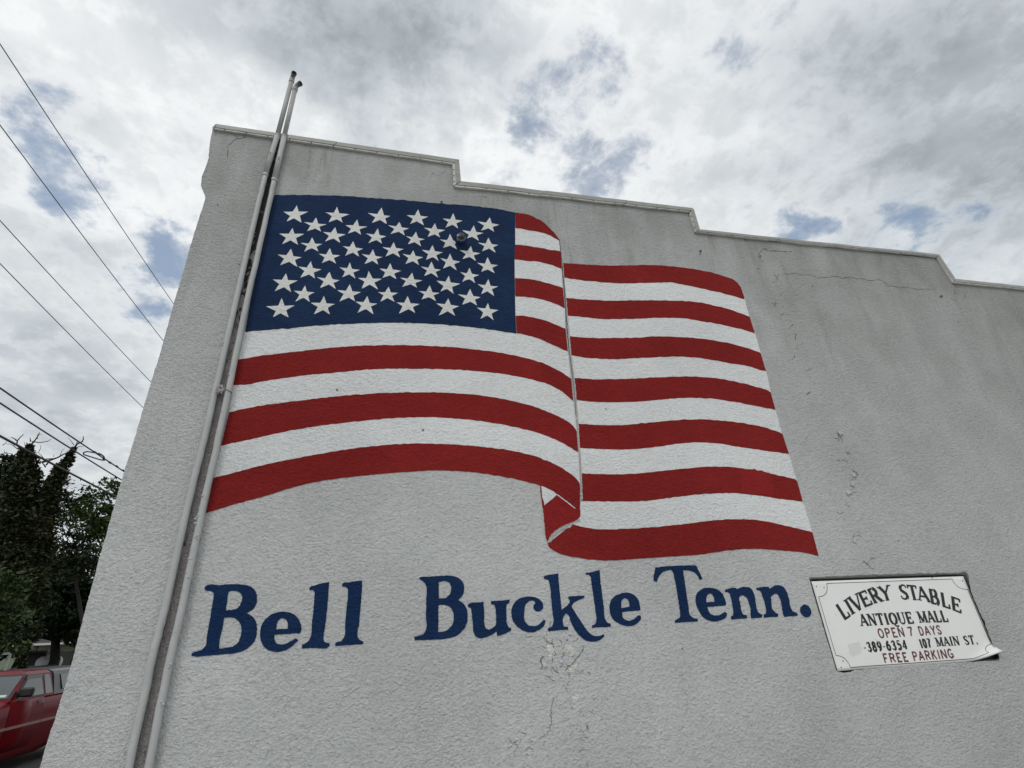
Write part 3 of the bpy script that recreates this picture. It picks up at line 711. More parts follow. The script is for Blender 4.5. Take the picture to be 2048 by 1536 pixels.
# ------------------------------------------------------------------ painted lettering: Bell Buckle Tenn.
LB, LK, LT = (370, 1100, 5.12), (800, 1100, 4.096), (1280, 1100, 5.12)
LETTERS = [
 (LB, 'B', [[(200,385),(225,362),(350,358),(520,350),(620,358),(690,385),(730,440),(737,500),(728,560),(690,610),(635,645),(690,680),(725,730),(737,800),(733,870),(715,930),(670,985),(600,1030),(520,1055),(400,1068),(250,1080),(100,1090),(68,1085),(65,1065),(85,1048),(130,1035),(185,1010),(207,985),(225,880),(250,740),(275,580),(292,470),(292,445),(272,425),(230,418),(205,408)],
            [(445,428),(480,418),(530,422),(570,445),(585,490),(570,550),(530,600),(490,612),(418,618),(430,540)], [(400,695),(470,690),(520,705),(560,745),(577,795),(575,850),(560,910),(530,960),(490,985),(420,1000),(350,1010),(355,930),(385,800)]]),
 (LB, 'e', [[(1000,632),(1070,640),(1130,670),(1170,720),(1190,780),(1190,825),(1175,852),(1050,858),(917,870),(915,905),(925,940),(948,962),(985,968),(1040,955),(1090,930),(1132,903),(1160,922),(1110,975),(1050,1018),(980,1040),(900,1040),(830,1010),(785,950),(768,870),(775,800),(800,740),(850,685),(920,645)],
            [(1005,700),(1035,710),(1050,742),(1050,805),(935,812),(940,765),(960,720)]]),
 (LB, 'l', [[(1272,395),(1282,378),(1330,362),(1400,340),(1475,328),(1472,400),(1460,560),(1440,750),(1420,910),(1422,935),(1440,948),(1480,956),(1484,980),(1465,996),(1330,1003),(1197,1010),(1197,970),(1225,960),(1255,940),(1278,905),(1300,740),(1320,560),(1325,460),(1325,430),(1310,412),(1276,414)]]),
 (LB, 'l', [[(1607,350),(1620,338),(1690,328),(1815,310),(1812,400),(1800,560),(1785,740),(1770,890),(1780,912),(1805,926),(1828,938),(1822,965),(1700,972),(1540,984),(1535,955),(1560,942),(1600,930),(1625,895),(1640,740),(1658,560),(1668,430),(1665,395),(1645,378),(1610,375)]]),
 (LK, 'B', [[(155,235),(170,222),(230,218),(340,212),(430,212),(490,235),(522,280),(525,330),(510,375),(478,410),(520,440),(548,490),(555,545),(545,610),(510,665),(460,705),(400,722),(260,735),(125,740),(117,730),(120,710),(150,702),(190,690),(208,660),(212,520),(215,390),(215,300),(205,275),(180,250)],
            [(318,262),(370,255),(405,268),(420,310),(412,350),(385,385),(345,396),(318,398)], [(316,452),(360,448),(400,462),(432,500),(440,550),(432,600),(405,640),(370,665),(313,672)]]),
 (LK, 'u', [[(555,450),(575,435),(630,428),(685,424),(690,500),(692,600),(700,638),(725,650),(755,640),(780,620),(787,560),(782,480),(778,450),(745,442),(745,418),(800,415),(898,408),(896,432),(872,448),(872,520),(880,610),(890,635),(912,640),(910,662),(860,685),(797,705),(790,668),(740,700),(690,718),(655,724),(620,710),(603,670),(595,600),(588,520),(580,475),(560,470)]]),
 (LK, 'c', [[(1040,382),(1100,385),(1145,405),(1170,440),(1172,475),(1150,500),(1120,503),(1095,485),(1093,455),(1108,432),(1095,415),(1060,415),(1032,445),(1020,500),(1018,560),(1030,595),(1060,618),(1100,622),(1145,605),(1178,570),(1195,580),(1180,620),(1140,655),(1080,675),(1020,665),(960,625),(920,570),(912,510),(925,450),(970,402)]]),
 (LK, 'k', [[(1175,215),(1230,203),(1297,190),(1303,280),(1315,400),(1326,492),(1388,425),(1392,408),(1378,402),(1378,380),(1440,376),(1512,372),(1508,392),(1470,408),(1430,430),(1405,460),(1440,520),(1480,580),(1520,640),(1560,685),(1600,705),(1640,700),(1668,688),(1675,708),(1640,735),(1580,752),(1530,745),(1480,710),(1430,650),(1400,590),(1375,530),(1358,520),(1338,550),(1335,600),(1345,626),(1378,630),(1378,652),(1300,658),(1212,665),(1210,640),(1240,632),(1252,610),(1248,500),(1238,400),(1228,290),(1215,245),(1180,235)]]),
 (LK, 'l', [[(1520,188),(1580,178),(1637,164),(1642,240),(1655,360),(1672,480),(1685,575),(1700,595),(1728,605),(1728,628),(1650,632),(1575,640),(1573,618),(1595,608),(1605,590),(1600,500),(1585,380),(1568,270),(1558,215),(1548,205),(1523,200)]]),
 (LK, 'e', [[(1850,348),(1905,360),(1945,395),(1965,450),(1970,497),(1900,500),(1822,508),(1822,540),(1840,570),(1875,578),(1920,565),(1950,532),(1974,538),(1975,560),(1955,590),(1910,620),(1850,622),(1790,600),(1740,560),(1718,500),(1722,430),(1750,385),(1800,358)],
            [(1838,395),(1862,402),(1875,430),(1880,464),(1812,475),(1813,440),(1822,408)]]),
 (LT, 'T', [[(155,180),(250,168),(400,160),(572,155),(600,210),(642,295),(612,308),(590,265),(550,228),(500,210),(440,208),(450,270),(470,400),(495,560),(520,675),(550,698),(592,705),(592,734),(480,738),(360,748),(356,720),(385,708),(410,690),(410,640),(395,540),(375,400),(350,280),(338,228),(318,205),(270,210),(225,235),(190,280),(170,330),(138,312),(136,280),(148,230)]]),
 (LT, 'e', [[(715,386),(775,396),(830,430),(865,490),(880,555),(875,568),(800,573),(692,583),(698,615),(720,650),(760,668),(810,665),(850,645),(872,630),(892,655),(880,690),(840,715),(770,732),(700,720),(640,680),(595,610),(570,530),(575,460),(610,415),(660,390)],
            [(712,445),(740,452),(755,485),(765,528),(682,535),(682,490),(695,455)]]),
 (LT, 'n', [[(868,410),(930,390),(985,386),(992,400),(1040,380),(1100,380),(1140,400),(1165,440),(1180,500),(1190,570),(1205,625),(1225,650),(1256,662),(1250,692),(1140,700),(1136,680),(1130,600),(1110,530),(1085,480),(1055,462),(1028,472),(1015,490),(1030,560),(1045,640),(1060,660),(1096,668),(1098,700),(1020,705),(935,712),(930,685),(950,672),(955,640),(945,560),(930,480),(915,445),(895,432),(870,432)]]),
 (LT, 'n', [[(1190,390),(1240,380),(1318,373),(1327,398),(1370,368),(1410,358),(1460,372),(1500,420),(1525,500),(1545,590),(1565,630),(1608,642),(1615,674),(1540,680),(1478,685),(1465,650),(1450,570),(1430,490),(1410,452),(1385,448),(1342,480),(1345,540),(1365,620),(1385,640),(1416,655),(1416,682),(1350,688),(1268,692),(1264,665),(1285,650),(1290,620),(1275,540),(1250,460),(1235,425),(1210,412),(1192,407)]]),
 (LT, 'full stop', [[(1680,557),(1720,570),(1748,610),(1755,650),(1737,685),(1700,690),(1660,665),(1640,625),(1642,585)]]),
]
base_px = [(395, 1290), (700, 1270), (700, 1274), (395, 1294)]
lettering = empty('blue_lettering', '', '', (0, 0, 0))
del lettering['label']; del lettering['category']
lettering['label'] = 'blue painted town name below the flag'
lettering.location = Vector(on(1000, 1230)); adopt(lettering, bld)
lettering.matrix_parent_inverse = Matrix.Identity(4); lettering.location = Vector(on(1000, 1230)) - Vector(bld.location)
LOFF = Vector(on(1000, 1230))
for (ox, oy, s_), ch, loops in LETTERS:
    lps = [rough_edge(cr_closed(crop(ox, oy, s_, lp), 2.2, 46), .22) for lp in loops]
    o = sheet('letter', lps, OFF_C, M['letter_paint'], None, 'painted blue ' + ('letter ' + ch if len(ch) == 1 else ch))
    o.parent = lettering; o.matrix_parent_inverse = Matrix.Translation(-LOFF)

# ------------------------------------------------------------------ cracks, peeled patches and marks on the stucco
def crack(pts, wd=1.3, amp=.6, m='crack'):
    """jagged crack of uneven width"""
    w0 = float(np.mean(wd)) * .85
    P = [np.array(p, float) for p in pts]
    for _ in range(3):
        Q = []
        for p, q in zip(P[:-1], P[1:]):
            L_ = np.linalg.norm(q - p); Q += [p, (p + q) / 2 + rng.normal(0, .11 * L_, 2)] if L_ > 3 else [p]
        P = Q + [P[-1]]
    n = len(P); ws = np.clip(rng.normal(w0, w0 * .45, n), w0 * .15, w0 * 2); ws[0] = ws[-1] = w0 * .15
    L_, R_ = [], []
    for i in range(n):
        t = P[min(i + 1, n - 1)] - P[max(i - 1, 0)]; t = t / (np.linalg.norm(t) + 1e-9); q = np.array((-t[1], t[0])) * ws[i] / 2
        L_.append(on(*(P[i] + q), .0011)); R_.append(on(*(P[i] - q), .0011))
    V = L_ + R_; F = [(i, i + n, i + n + 1, i + 1) for i in range(n - 1)]
    F = [f if (Vector(V[f[1]]) - Vector(V[f[0]])).cross(Vector(V[f[2]]) - Vector(V[f[0]])).y < 0 else f[::-1] for f in F]
    return mesh_obj('crack', V, F, M[m], bld)
c3 = lambda pts: crop(380, 120, 5.12, pts)
crack(c3([(645, 760), (600, 770), (560, 790), (520, 805), (480, 805), (440, 830), (400, 860), (380, 890), (390, 930), (385, 1000)]), [2.0, 1.6, 2.2, 1.2, 1.0])
crack(c3([(480, 805), (468, 780), (455, 755)]), 1.0)
c8 = lambda pts: crop(1340, 380, 6.827, pts)
crack(c8([(1225, 850), (1255, 820), (1290, 800), (1400, 830), (1480, 835), (1560, 845), (1665, 838)]), 1.2, .35)
crack(c8([(1225, 850), (1215, 890), (1240, 940), (1290, 990)]), .9, .35)
crack(c8([(1420, 1110), (1440, 1170), (1480, 1230)]), 1.0, .4)
crack(c8([(990, 640), (1020, 665), (1050, 695)]), 2.2, .3)
crack([(1569, 546), (1624, 550), (1674, 553), (1724, 557), (1774, 572), (1824, 577), (1874, 582)], .9, .5)
c6 = lambda pts: crop(1000, 1240, 5.12, pts)
for pts, wd in [([(520, 0), (512, 40), (510, 125)], 1.2), ([(470, 195), (500, 235), (545, 250), (550, 290)], 1.5), ([(545, 190), (540, 250)], 1.0),
                ([(455, 370), (420, 400), (430, 450), (432, 510)], 2.0), ([(440, 260), (470, 300)], 1.2), ([(520, 470), (550, 500), (580, 535), (610, 548)], 1.8),
                ([(455, 580), (500, 575), (540, 585)], 1.0), ([(660, 230), (690, 195), (700, 225)], 1.4), ([(640, 330), (660, 360), (640, 390)], 1.2),
                ([(850, 260), (850, 300), (820, 350), (790, 385), (760, 430), (700, 465), (690, 500), (665, 520)], 1.7), ([(740, 230), (780, 210), (800, 180)], 1.1),
                ([(800, 450), (805, 520)], 1.1), ([(895, 530), (925, 565)], 1.4), ([(550, 800), (535, 850), (525, 900), (520, 960), (525, 1010), (515, 1080), (510, 1130), (480, 1160), (440, 1190), (400, 1222)], 1.2),
                ([(640, 700), (655, 665), (680, 710), (690, 740)], .9), ([(740, 800), (770, 770), (810, 780)], .9), ([(945, 910), (958, 935)], 2.0),
                ([(130, 1265), (150, 1240), (190, 1280)], 1.2), ([(215, 1210), (205, 1245)], 1.0), ([(265, 1340), (280, 1310), (310, 1300)], 1.0),
                ([(300, 1250), (330, 1240), (335, 1255)], 1.3), ([(880, 1100), (900, 1075), (895, 1130)], .9), ([(800, 1360), (835, 1330), (870, 1325)], .9), ([(530, 340), (535, 400), (545, 425)], 1.1)]:
    crack(c6(pts), wd, .7)
for pts, wd in [([(335, 200), (355, 225), (375, 260), (385, 295)], 1.5), ([(487, 548), (510, 580), (530, 590)], 2.0), ([(475, 590), (500, 590), (515, 605)], 1.2),
                ([(455, 655), (480, 690), (490, 700)], 1.9), ([(440, 740), (465, 770)], 1.0), ([(390, 968), (410, 995)], 1.0), ([(480, 1190), (520, 1225)], .9), ([(560, 1360), (620, 1400), (680, 1440)], 1.0)]:
    crack(crop(1600, 820, 4.518, pts), wd, .6)
# crazing of the old coat under the lettering and along the seam right of the flag
def crazing(cx, cy, sx, sy, n, seed):
    r = random.Random(seed)
    for _ in range(n):
        x, y = r.gauss(cx, sx), r.gauss(cy, sy); a = r.uniform(0, 6.28); pts = [(x, y)]
        for _k in range(r.randint(1, 3)):
            a += r.gauss(0, .8); l = r.uniform(3, 9); x += math.cos(a) * l; y += math.sin(a) * l * .8; pts.append((x, y))
        crack(pts, r.uniform(.5, 1.3), m='crack')
crazing(1110, 1305, 20, 22, 26, 3); crazing(1140, 1345, 18, 14, 12, 4); crazing(1165, 1400, 24, 24, 16, 5); crazing(1040, 1490, 26, 12, 10, 6); crazing(1165, 1470, 20, 22, 12, 8)
for cx_, cy_ in ((1552, 565), (1562, 600), (1573, 630), (1585, 668), (1597, 700), (1612, 735), (1625, 770), (1678, 872), (1690, 905), (1698, 930), (1708, 950), (1700, 985), (1690, 1010), (1712, 1080), (1730, 1120)):
    crazing(cx_, cy_, 5, 9, 3, int(cx_))
crazing(1905, 590, 12, 14, 6, 31); crazing(1925, 620, 12, 10, 5, 32); crazing(990, 398, 12, 4, 4, 33); crazing(872, 350, 8, 6, 4, 34)
# curled flakes of paint beside the seam
for (px, py, sx_) in [(1681, 866, 6), (1708, 950, 5), (1705, 968, 4), (1697, 985, 5), (1089, 1330, 5), (1122, 1322, 4), (1150, 1335, 4), (1137, 1300, 4)]:
    q = [(px - sx_, py - 3), (px + sx_ * .4, py - 5), (px + sx_, py + 1), (px - sx_ * .2, py + 4)]
    V = [on(*q[0], .001), on(*q[1], .001), on(*q[2], .016), on(*q[3], .014)]
    mesh_obj('paint_flake', V + [(x, y + .002, z) for x, y, z in V], [(0, 3, 2, 1), (4, 5, 6, 7), (0, 1, 5, 4), (1, 2, 6, 5), (2, 3, 7, 6), (3, 0, 4, 7)], M['stucco'], bld)
for cx, cy, rr in [(1401, 502, 3.2), (1400, 508, 1.6), (883, 404, 2.6), (435, 409, 1.7), (674, 779, 2.2), (1212, 818, 1.6), (1625, 571, 1.4), (1883, 592, 3.0), (1365, 1298, 2.0),
                   (1861, 1044, 1.4), (1797, 1081, 1.3), (1820, 884, 1.1), (1517, 537, 1.3), (1521, 512, 1.6), (396, 682, 1.2), (478, 528, 1.8), (470, 553, 1.3), (846, 860, 2.2)]:
    lp = [np.array((cx + math.cos(a) * rr * random.uniform(.6, 1.25), cy + math.sin(a) * rr * random.uniform(.5, 1.0))) for a in np.linspace(0, 6.283, 9)[:-1]]
    sheet('chip', [lp], .0062, M['chipm'], bld)
def patch(pts): sheet('peeled_patch', [rough_edge(cr_closed(c6(pts), 2.5, 70), .8)], .0016, M['peel'], bld)
patch([(480, 262), (530, 258), (545, 300), (535, 360), (525, 410), (500, 400), (505, 340), (488, 300)])
patch([(680, 245), (720, 250), (755, 310), (752, 360), (715, 375), (680, 335), (655, 290)])
patch([(740, 470), (790, 455), (800, 510), (760, 540), (715, 535), (700, 500)])
patch([(745, 770), (800, 765), (815, 795), (760, 850), (738, 830)])
# dirty unpainted strip behind the two pipes
strip_l = [(545, 282), (528, 360), (465, 640), (409, 880), (384, 980), (330, 1220), (310, 1300), (259, 1536)]
strip_r = [(569, 282), (545, 360), (485, 640), (435, 880), (412, 980), (361, 1220), (342, 1300), (295, 1536)]
lo_l, lo_r = lerp2(strip_l[-2], strip_l[-1], 2.3), lerp2(strip_r[-2], strip_r[-1], 2.3)
st = sheet('unpainted_strip', [rough_edge(cr_open(strip_l + [lo_l], 8) + cr_open([lo_r] + strip_r[::-1], 8), .5)], .0125, M['bare_strip'], bld, 'dark bare stucco strip between the two pipes')

# ------------------------------------------------------------------ two vent pipes
def ring(root, p, q, r, name='coupling', m='pipe', n=16):
    MB().tube([p, q], r, n).build(name, M[m], root, False)
PX_L = [(257.5, 1536), (308.7, 1300), (328.8, 1220), (382.6, 980), (408, 880), (463, 640), (514, 420), (530.5, 350), (546, 290), (557, 264), (583, 163)]
PX_R = [(296.8, 1536), (343.7, 1300), (362.7, 1220), (413, 980), (436.6, 880), (486, 640), (535.5, 420), (548.5, 360), (562, 300), (570, 266), (590, 180)]
def build_pipe(PX, label, r0, openv, jy1, jy2):
    pts = [Vector(on(p[0], p[1], .036)) for p in PX]
    d0 = (pts[1] - pts[0]).normalized()
    foot = pts[0] - d0 * (pts[0].z / d0.z)
    root = empty('vent_pipe', label, 'pipe', tuple(foot), 'pair of grey vent pipes on the stucco wall')
    k2 = 7                                   # joint below the coping
    low = [foot] + pts[:k2 + 1]
    Q = []
    for a, b in zip(low[:-1], low[1:]):
        for k in range(6): Q.append(a.lerp(b, k / 6) + Vector((rng.normal(0, .0011), rng.normal(0, .0011), 0)))
    Q.append(low[-1])
    MB().tube(Q, r0, 18).build('lower_pipe', M['pipe'], root, True)
    mid_top = pts[k2].lerp(pts[k2 + 2], .92)
    MB().tube([pts[k2], mid_top], r0 * 1.13, 18).build('sleeve', M['pipe'], root, True)
    ring(root, pts[k2] - Vector((0, 0, .012)), pts[k2] + Vector((0, 0, .012)), r0 * 1.24)
    ring(root, mid_top - Vector((0, 0, .008)), mid_top + Vector((0, 0, .006)), r0 * 1.20)
    top = pts[-1]
    MB().tube([mid_top, top], r0 * 1.02, 18).build('upper_pipe', M['pipe'], root, True)
    ax = (top - pts[-2]).normalized(); ov = Vector(openv).normalized()
    ring(root, top - ax * .012, top + ax * .03, r0 * 1.22, 'elbow_collar')
    ro_ = r0 * 1.08; c = top + ax * .03
    arc = []
    for k in range(7):
        a = k / 6 * math.pi / 2; Rr = .034
        arc.append(c + ax * (Rr * math.sin(a)) + ov * (Rr * (1 - math.cos(a))))
    end = arc[-1] + ov * .03
    MB().tube(arc + [end], ro_, 18, caps=False).build('elbow', M['pipe'], root, True)
    rim = MB()
    rim.tube([arc[-1] + ov * .010, end], ro_ * 1.14, 18, caps=False)
    n = 18; vv = []; base = len(rim.v)
    rim.build('elbow_rim', M['dark_fit'], root, True)
    MB().tube([end - ov * .012, end - ov * .010], ro_ * .98, 18).build('opening', M['black'], root)
    # annular lip
    V = []; F = []
    up = ov.cross(Vector((0, 0, 1))).normalized(); sd = ov.cross(up)
    for k in range(24):
        a = 2 * math.pi * k / 24; dd = up * math.cos(a) + sd * math.sin(a)
        V += [end + dd * ro_ * 1.14, end + dd * ro_ * .86, end - ov * .014 + dd * ro_ * .86]
    for k in range(24):
        a, b = 3 * k, 3 * ((k + 1) % 24); F += [(a, b, b + 1, a + 1), (a + 1, b + 1, b + 2, a + 2)]
    mesh_obj('lip', V, F, M['dark_fit'], root, False)
    # two screw heads on the sleeve
    for dz in (.0, .02):
        p = pts[k2].lerp(pts[k2 + 1], .62) + Vector((.004, -r0 * 1.05, dz))
        MB().tube([p + Vector((0, .004, 0)), p - Vector((0, .004, 0))], .005, 8).build('screw', M['screw'], root)
    return root, pts
pL, ptsL = build_pipe(PX_L, 'left grey vent pipe, taller of the pair, elbow at its top', .0205, (.38, -.86, -.15), 0, 0)
pR, ptsR = build_pipe(PX_R, 'right grey vent pipe beside the flag, shorter of the pair, elbow at its top', .0203, (.80, -.62, -.10), 0, 0)
# paint blobs and mastic on the pipes
for (px, py) in [(405, 994), (398, 1030), (392, 1042), (390, 1075), (383, 1118), (376, 1150), (336, 1330), (326, 1405), (460, 746), (447, 822), (445, 686), (528, 447)]:
    c = Vector(on(px, py, .055)); rt = pR if px > 330 else pL
    lp = MB()
    for k in range(3):
        q = c + Vector((rng.normal(0, .006), rng.normal(.004, .002), rng.normal(0, .012)))
        lp.tube([q - Vector((.0, 0, .008)), q, q + Vector((0, 0, .008))], [.003, .009, .003], 8)
    lp.build('paint_blob', M['pipe'], pR, True)
# strap and rag tied round the right pipe
rag = empty('tied_rag', 'grey rag tied with wire round the right vent pipe, halfway up', 'rag', tuple(Vector(on(441, 783, .03))))
ragm = mat('dirty grey cloth', (.36, .34, .34), .9)
mb = MB()
for k in range(9):
    a = Vector(on(434 + rng.uniform(-2, 2), 784 + rng.uniform(-6, 6), .045)); b = Vector(on(446 + rng.uniform(-2, 3), 780 + rng.uniform(-9, 7), .055))
    m_ = a.lerp(b, .5) + Vector((rng.normal(0, .008), -.012 + rng.normal(0, .006), rng.normal(0, .012)))
    mb.tube([a, a.lerp(m_, .5), m_, m_.lerp(b, .5), b], [.002, .008, .010, .007, .002], 7)
mb.build('knot', ragm, rag, True)
cR = Vector(on(457, 783, .036)); loop = []
for k in range(25):
    a = 2 * math.pi * k / 24; loop.append(cR + Vector((math.cos(a) * .0225, math.sin(a) * .0225, .010 * math.cos(a) * -1)))
MB().tube(loop, .0022, 6, caps=False).build('wire_loop', M['screw'], rag, True)
MB().tube([Vector(on(433, 784, .03)), Vector(on(436, 780, .06)), Vector(on(441, 790, .055))], .004, 6).build('dark_end', M['black'], rag, True)

# ------------------------------------------------------------------ round fixture on the canton
fx = Vector(on(920.5, 482, 0))
fix = empty('round_light_fixture', 'small round dark blue fixture sticking out among the stars', 'light fixture', tuple(fx))
fm_ = mat('glossy dark blue housing', (.05, .07, .13), .28, 0, .6)
fg = mat('dark fixture face', (.012, .014, .02), .35, 0, .5)
axv = Vector((0, -1, -.22)).normalized()
MB().tube([fx + axv * .002, fx + axv * .012, fx + axv * .013], [.050, .050, .042], 24).build('base_plate', M['blue_paint'], fix, False)
MB().tube([fx + axv * .012, fx + axv * .03, fx + axv * .062, fx + axv * .074], [.036, .040, .043, .041], 24).build('housing', fm_, fix, True)
MB().tube([fx + axv * .068, fx + axv * .079, fx + axv * .0795], [.043, .043, .033], 24).build('rim', fm_, fix, False)
MB().tube([fx + axv * .070, fx + axv * .081, fx + axv * .088], [.033, .029, .011], 20).build('lens', fg, fix, True)
for sx in (-1, 1):
    c = fx + axv * .080 + Vector((sx * .031, 0, .012))
    MB().tube([c, c + axv * .004], .0072, 10).build('screw', M['star_paint'] if sx < 0 else M['black'], fix)  # left screw painted white as a highlight on the fixture

# ------------------------------------------------------------------ signboard in its recess
SOFF = -.016                    # face of the board, inside the wall plane
def sgn(x, y): return np.array(on(1600 + x / CS, 1120 + y / CS, SOFF))
qTL, qTR, qBR, qBL = sgn(113, 208), sgn(1592, 158), sgn(1938, 970), sgn(368, 1083)
def homog(src, dst):
    A = []; b = []
    for (x, y), (u, v) in zip(src, dst):
        A.append([x, y, 1, 0, 0, 0, -u * x, -u * y]); b.append(u)
        A.append([0, 0, 0, x, y, 1, -v * x, -v * y]); b.append(v)
    h = np.linalg.solve(np.array(A, float), np.array(b, float)); return np.append(h, 1).reshape(3, 3)
H2 = homog([(q[0], q[2]) for q in (qTL, qTR, qBR, qBL)], [(0, 0), (1, 0), (1, 1), (0, 1)])
def st_of(x, y):
    q = sgn(x, y); r = H2 @ np.array([q[0], q[2], 1]); return r[0] / r[2], r[1] / r[2]
Hi = np.linalg.inv(H2)
def board_pt(s_, t, lift=0.0):
    r = Hi @ np.array([s_, t, 1]); x, z = r[0] / r[2], r[1] / r[2]
    u = max(0.0, s_ + t * .9 - 1.67) / .23
    wv_ = .0022 * math.sin(s_ * 17 + t * 4) * (t ** 2) + .0015 * math.sin(s_ * 9 + 1)
    dy = -.055 * u ** 2 + wv_
    return (x + .012 * u ** 2, D - SOFF + dy - lift, z + .062 * u ** 2)
board = empty('shop_sign', 'white painted signboard for the antique mall, its lower right corner curled', 'sign', tuple(board_pt(.5, 1.0)))
def sign_metal(t, b):
    pos = t.new('ShaderNodeNewGeometry').outputs['Position']
    n = t.noise(pos, 5, 6, .6, .5); n2 = t.noise(pos, 30, 5, .7, .8)
    col = t.mix(t.mapr(n, .35, .7, 0, 1), (.85, .855, .845), (.80, .805, .79))
    col = t.mix(t.mapr(n2, .66, .78, 0, .5), col, (.42, .38, .34))
    t.put(b.inputs['Base Color'], col)
M['sign_white'] = mat('white enamel sign face', rough=.28, spec=.5, fn=sign_metal)
M['sign_black'] = mat('black sign lettering', (.012, .012, .014), .35)
M['sign_red'] = mat('faded dark red sign lettering', (.13, .028, .035), .4)
M['ply'] = mat('weathered black backing board', (.022, .020, .020), .85)
nx, ny = 60, 26
V = []; F = []
for j in range(ny + 1):
    for i in range(nx + 1): V.append(board_pt(i / nx, j / ny))
nf = len(V)
for j in range(ny + 1):
    for i in range(nx + 1):
        p = V[j * (nx + 1) + i]; V.append((p[0], p[1] + .003, p[2]))
for j in range(ny):
    for i in range(nx):
        a = j * (nx + 1) + i; F.append((a, a + nx + 1, a + nx + 2, a + 1)); F.append((nf + a, nf + a + 1, nf + a + nx + 2, nf + a + nx + 1))
edge = [i for i in range(nx + 1)] + [j * (nx + 1) + nx for j in range(1, ny + 1)] + [ny * (nx + 1) + i for i in range(nx - 1, -1, -1)] + [j * (nx + 1) for j in range(ny - 1, 0, -1)]
for a, b in zip(edge, edge[1:] + edge[:1]): F.append((a, b, nf + b, nf + a))
mesh_obj('sign_face', V, F, M['sign_white'], board, True)
# backing board fills the recess
bk = [Vector(on(p[0], p[1], -DEPTH + .0005)) for p in ri]
lp2 = [Vector((v.x, v.z, 0)) for v in bk]
tr = tessellate_polygon([lp2])
mesh_obj('backing_board', bk, [t for t in tr], M['ply'], board)
# border line with scooped corners
def line_strip(pts_st, wd, lift=.0009):
    V = []; F = []; n = len(pts_st); W_, H_ = 1.46, .60
    for i, (a, b) in enumerate(pts_st):
        p0 = pts_st[max(i - 1, 0)]; p1 = pts_st[min(i + 1, n - 1)]
        tx, ty = (p1[0] - p0[0]) * W_, (p1[1] - p0[1]) * H_; L_ = math.hypot(tx, ty) + 1e-9
        nx_, ny_ = -ty / L_ * wd / 2 / W_, tx / L_ * wd / 2 / H_
        V += [board_pt(a + nx_, b + ny_, lift), board_pt(a - nx_, b - ny_, lift)]
    for i in range(n - 1): F.append((2 * i, 2 * i + 1, 2 * i + 3, 2 * i + 2))
    return V, F
def px_line(pts): return [st_of(*p) for p in pts]
def dense(pts, n=12):
    o_ = []
    for a, b in zip(pts[:-1], pts[1:]):
        for k in range(n): o_.append(lerp2(a, b, k / n))
    return o_ + [pts[-1]]
border = MB()
arcTL = [(262, 228), (266, 270), (262, 310), (245, 338), (215, 354), (182, 360)]
arcTR = [(1482, 185), (1497, 215), (1525, 250), (1560, 272), (1600, 285), (1634, 288)]
arcBR = [(1865, 825), (1835, 832), (1812, 850), (1805, 880), (1812, 908), (1832, 925)]
arcBL = [(350, 930), (395, 938), (435, 960), (465, 995), (485, 1030), (492, 1048)]
for seg in (dense([(262, 228), (1482, 185)], 30), arcTR, dense([(1634, 288), (1865, 825)], 20), arcBR, dense([(1832, 925), (1690, 962), (1300, 990), (492, 1048)], 14), arcBL[::-1], dense([(350, 930), (182, 360)], 16), arcTL):
    v, f = line_strip(px_line(seg), .0042); border.add(v, f)
o = border.build('border_line', M['sign_black'], board)

def ell(cx, cy, rx, ry, a0, a1, n=14):
    return [(cx + rx * math.cos(math.radians(a0 + (a1 - a0) * k / n)), cy + ry * math.sin(math.radians(a0 + (a1 - a0) * k / n))) for k in range(n + 1)]
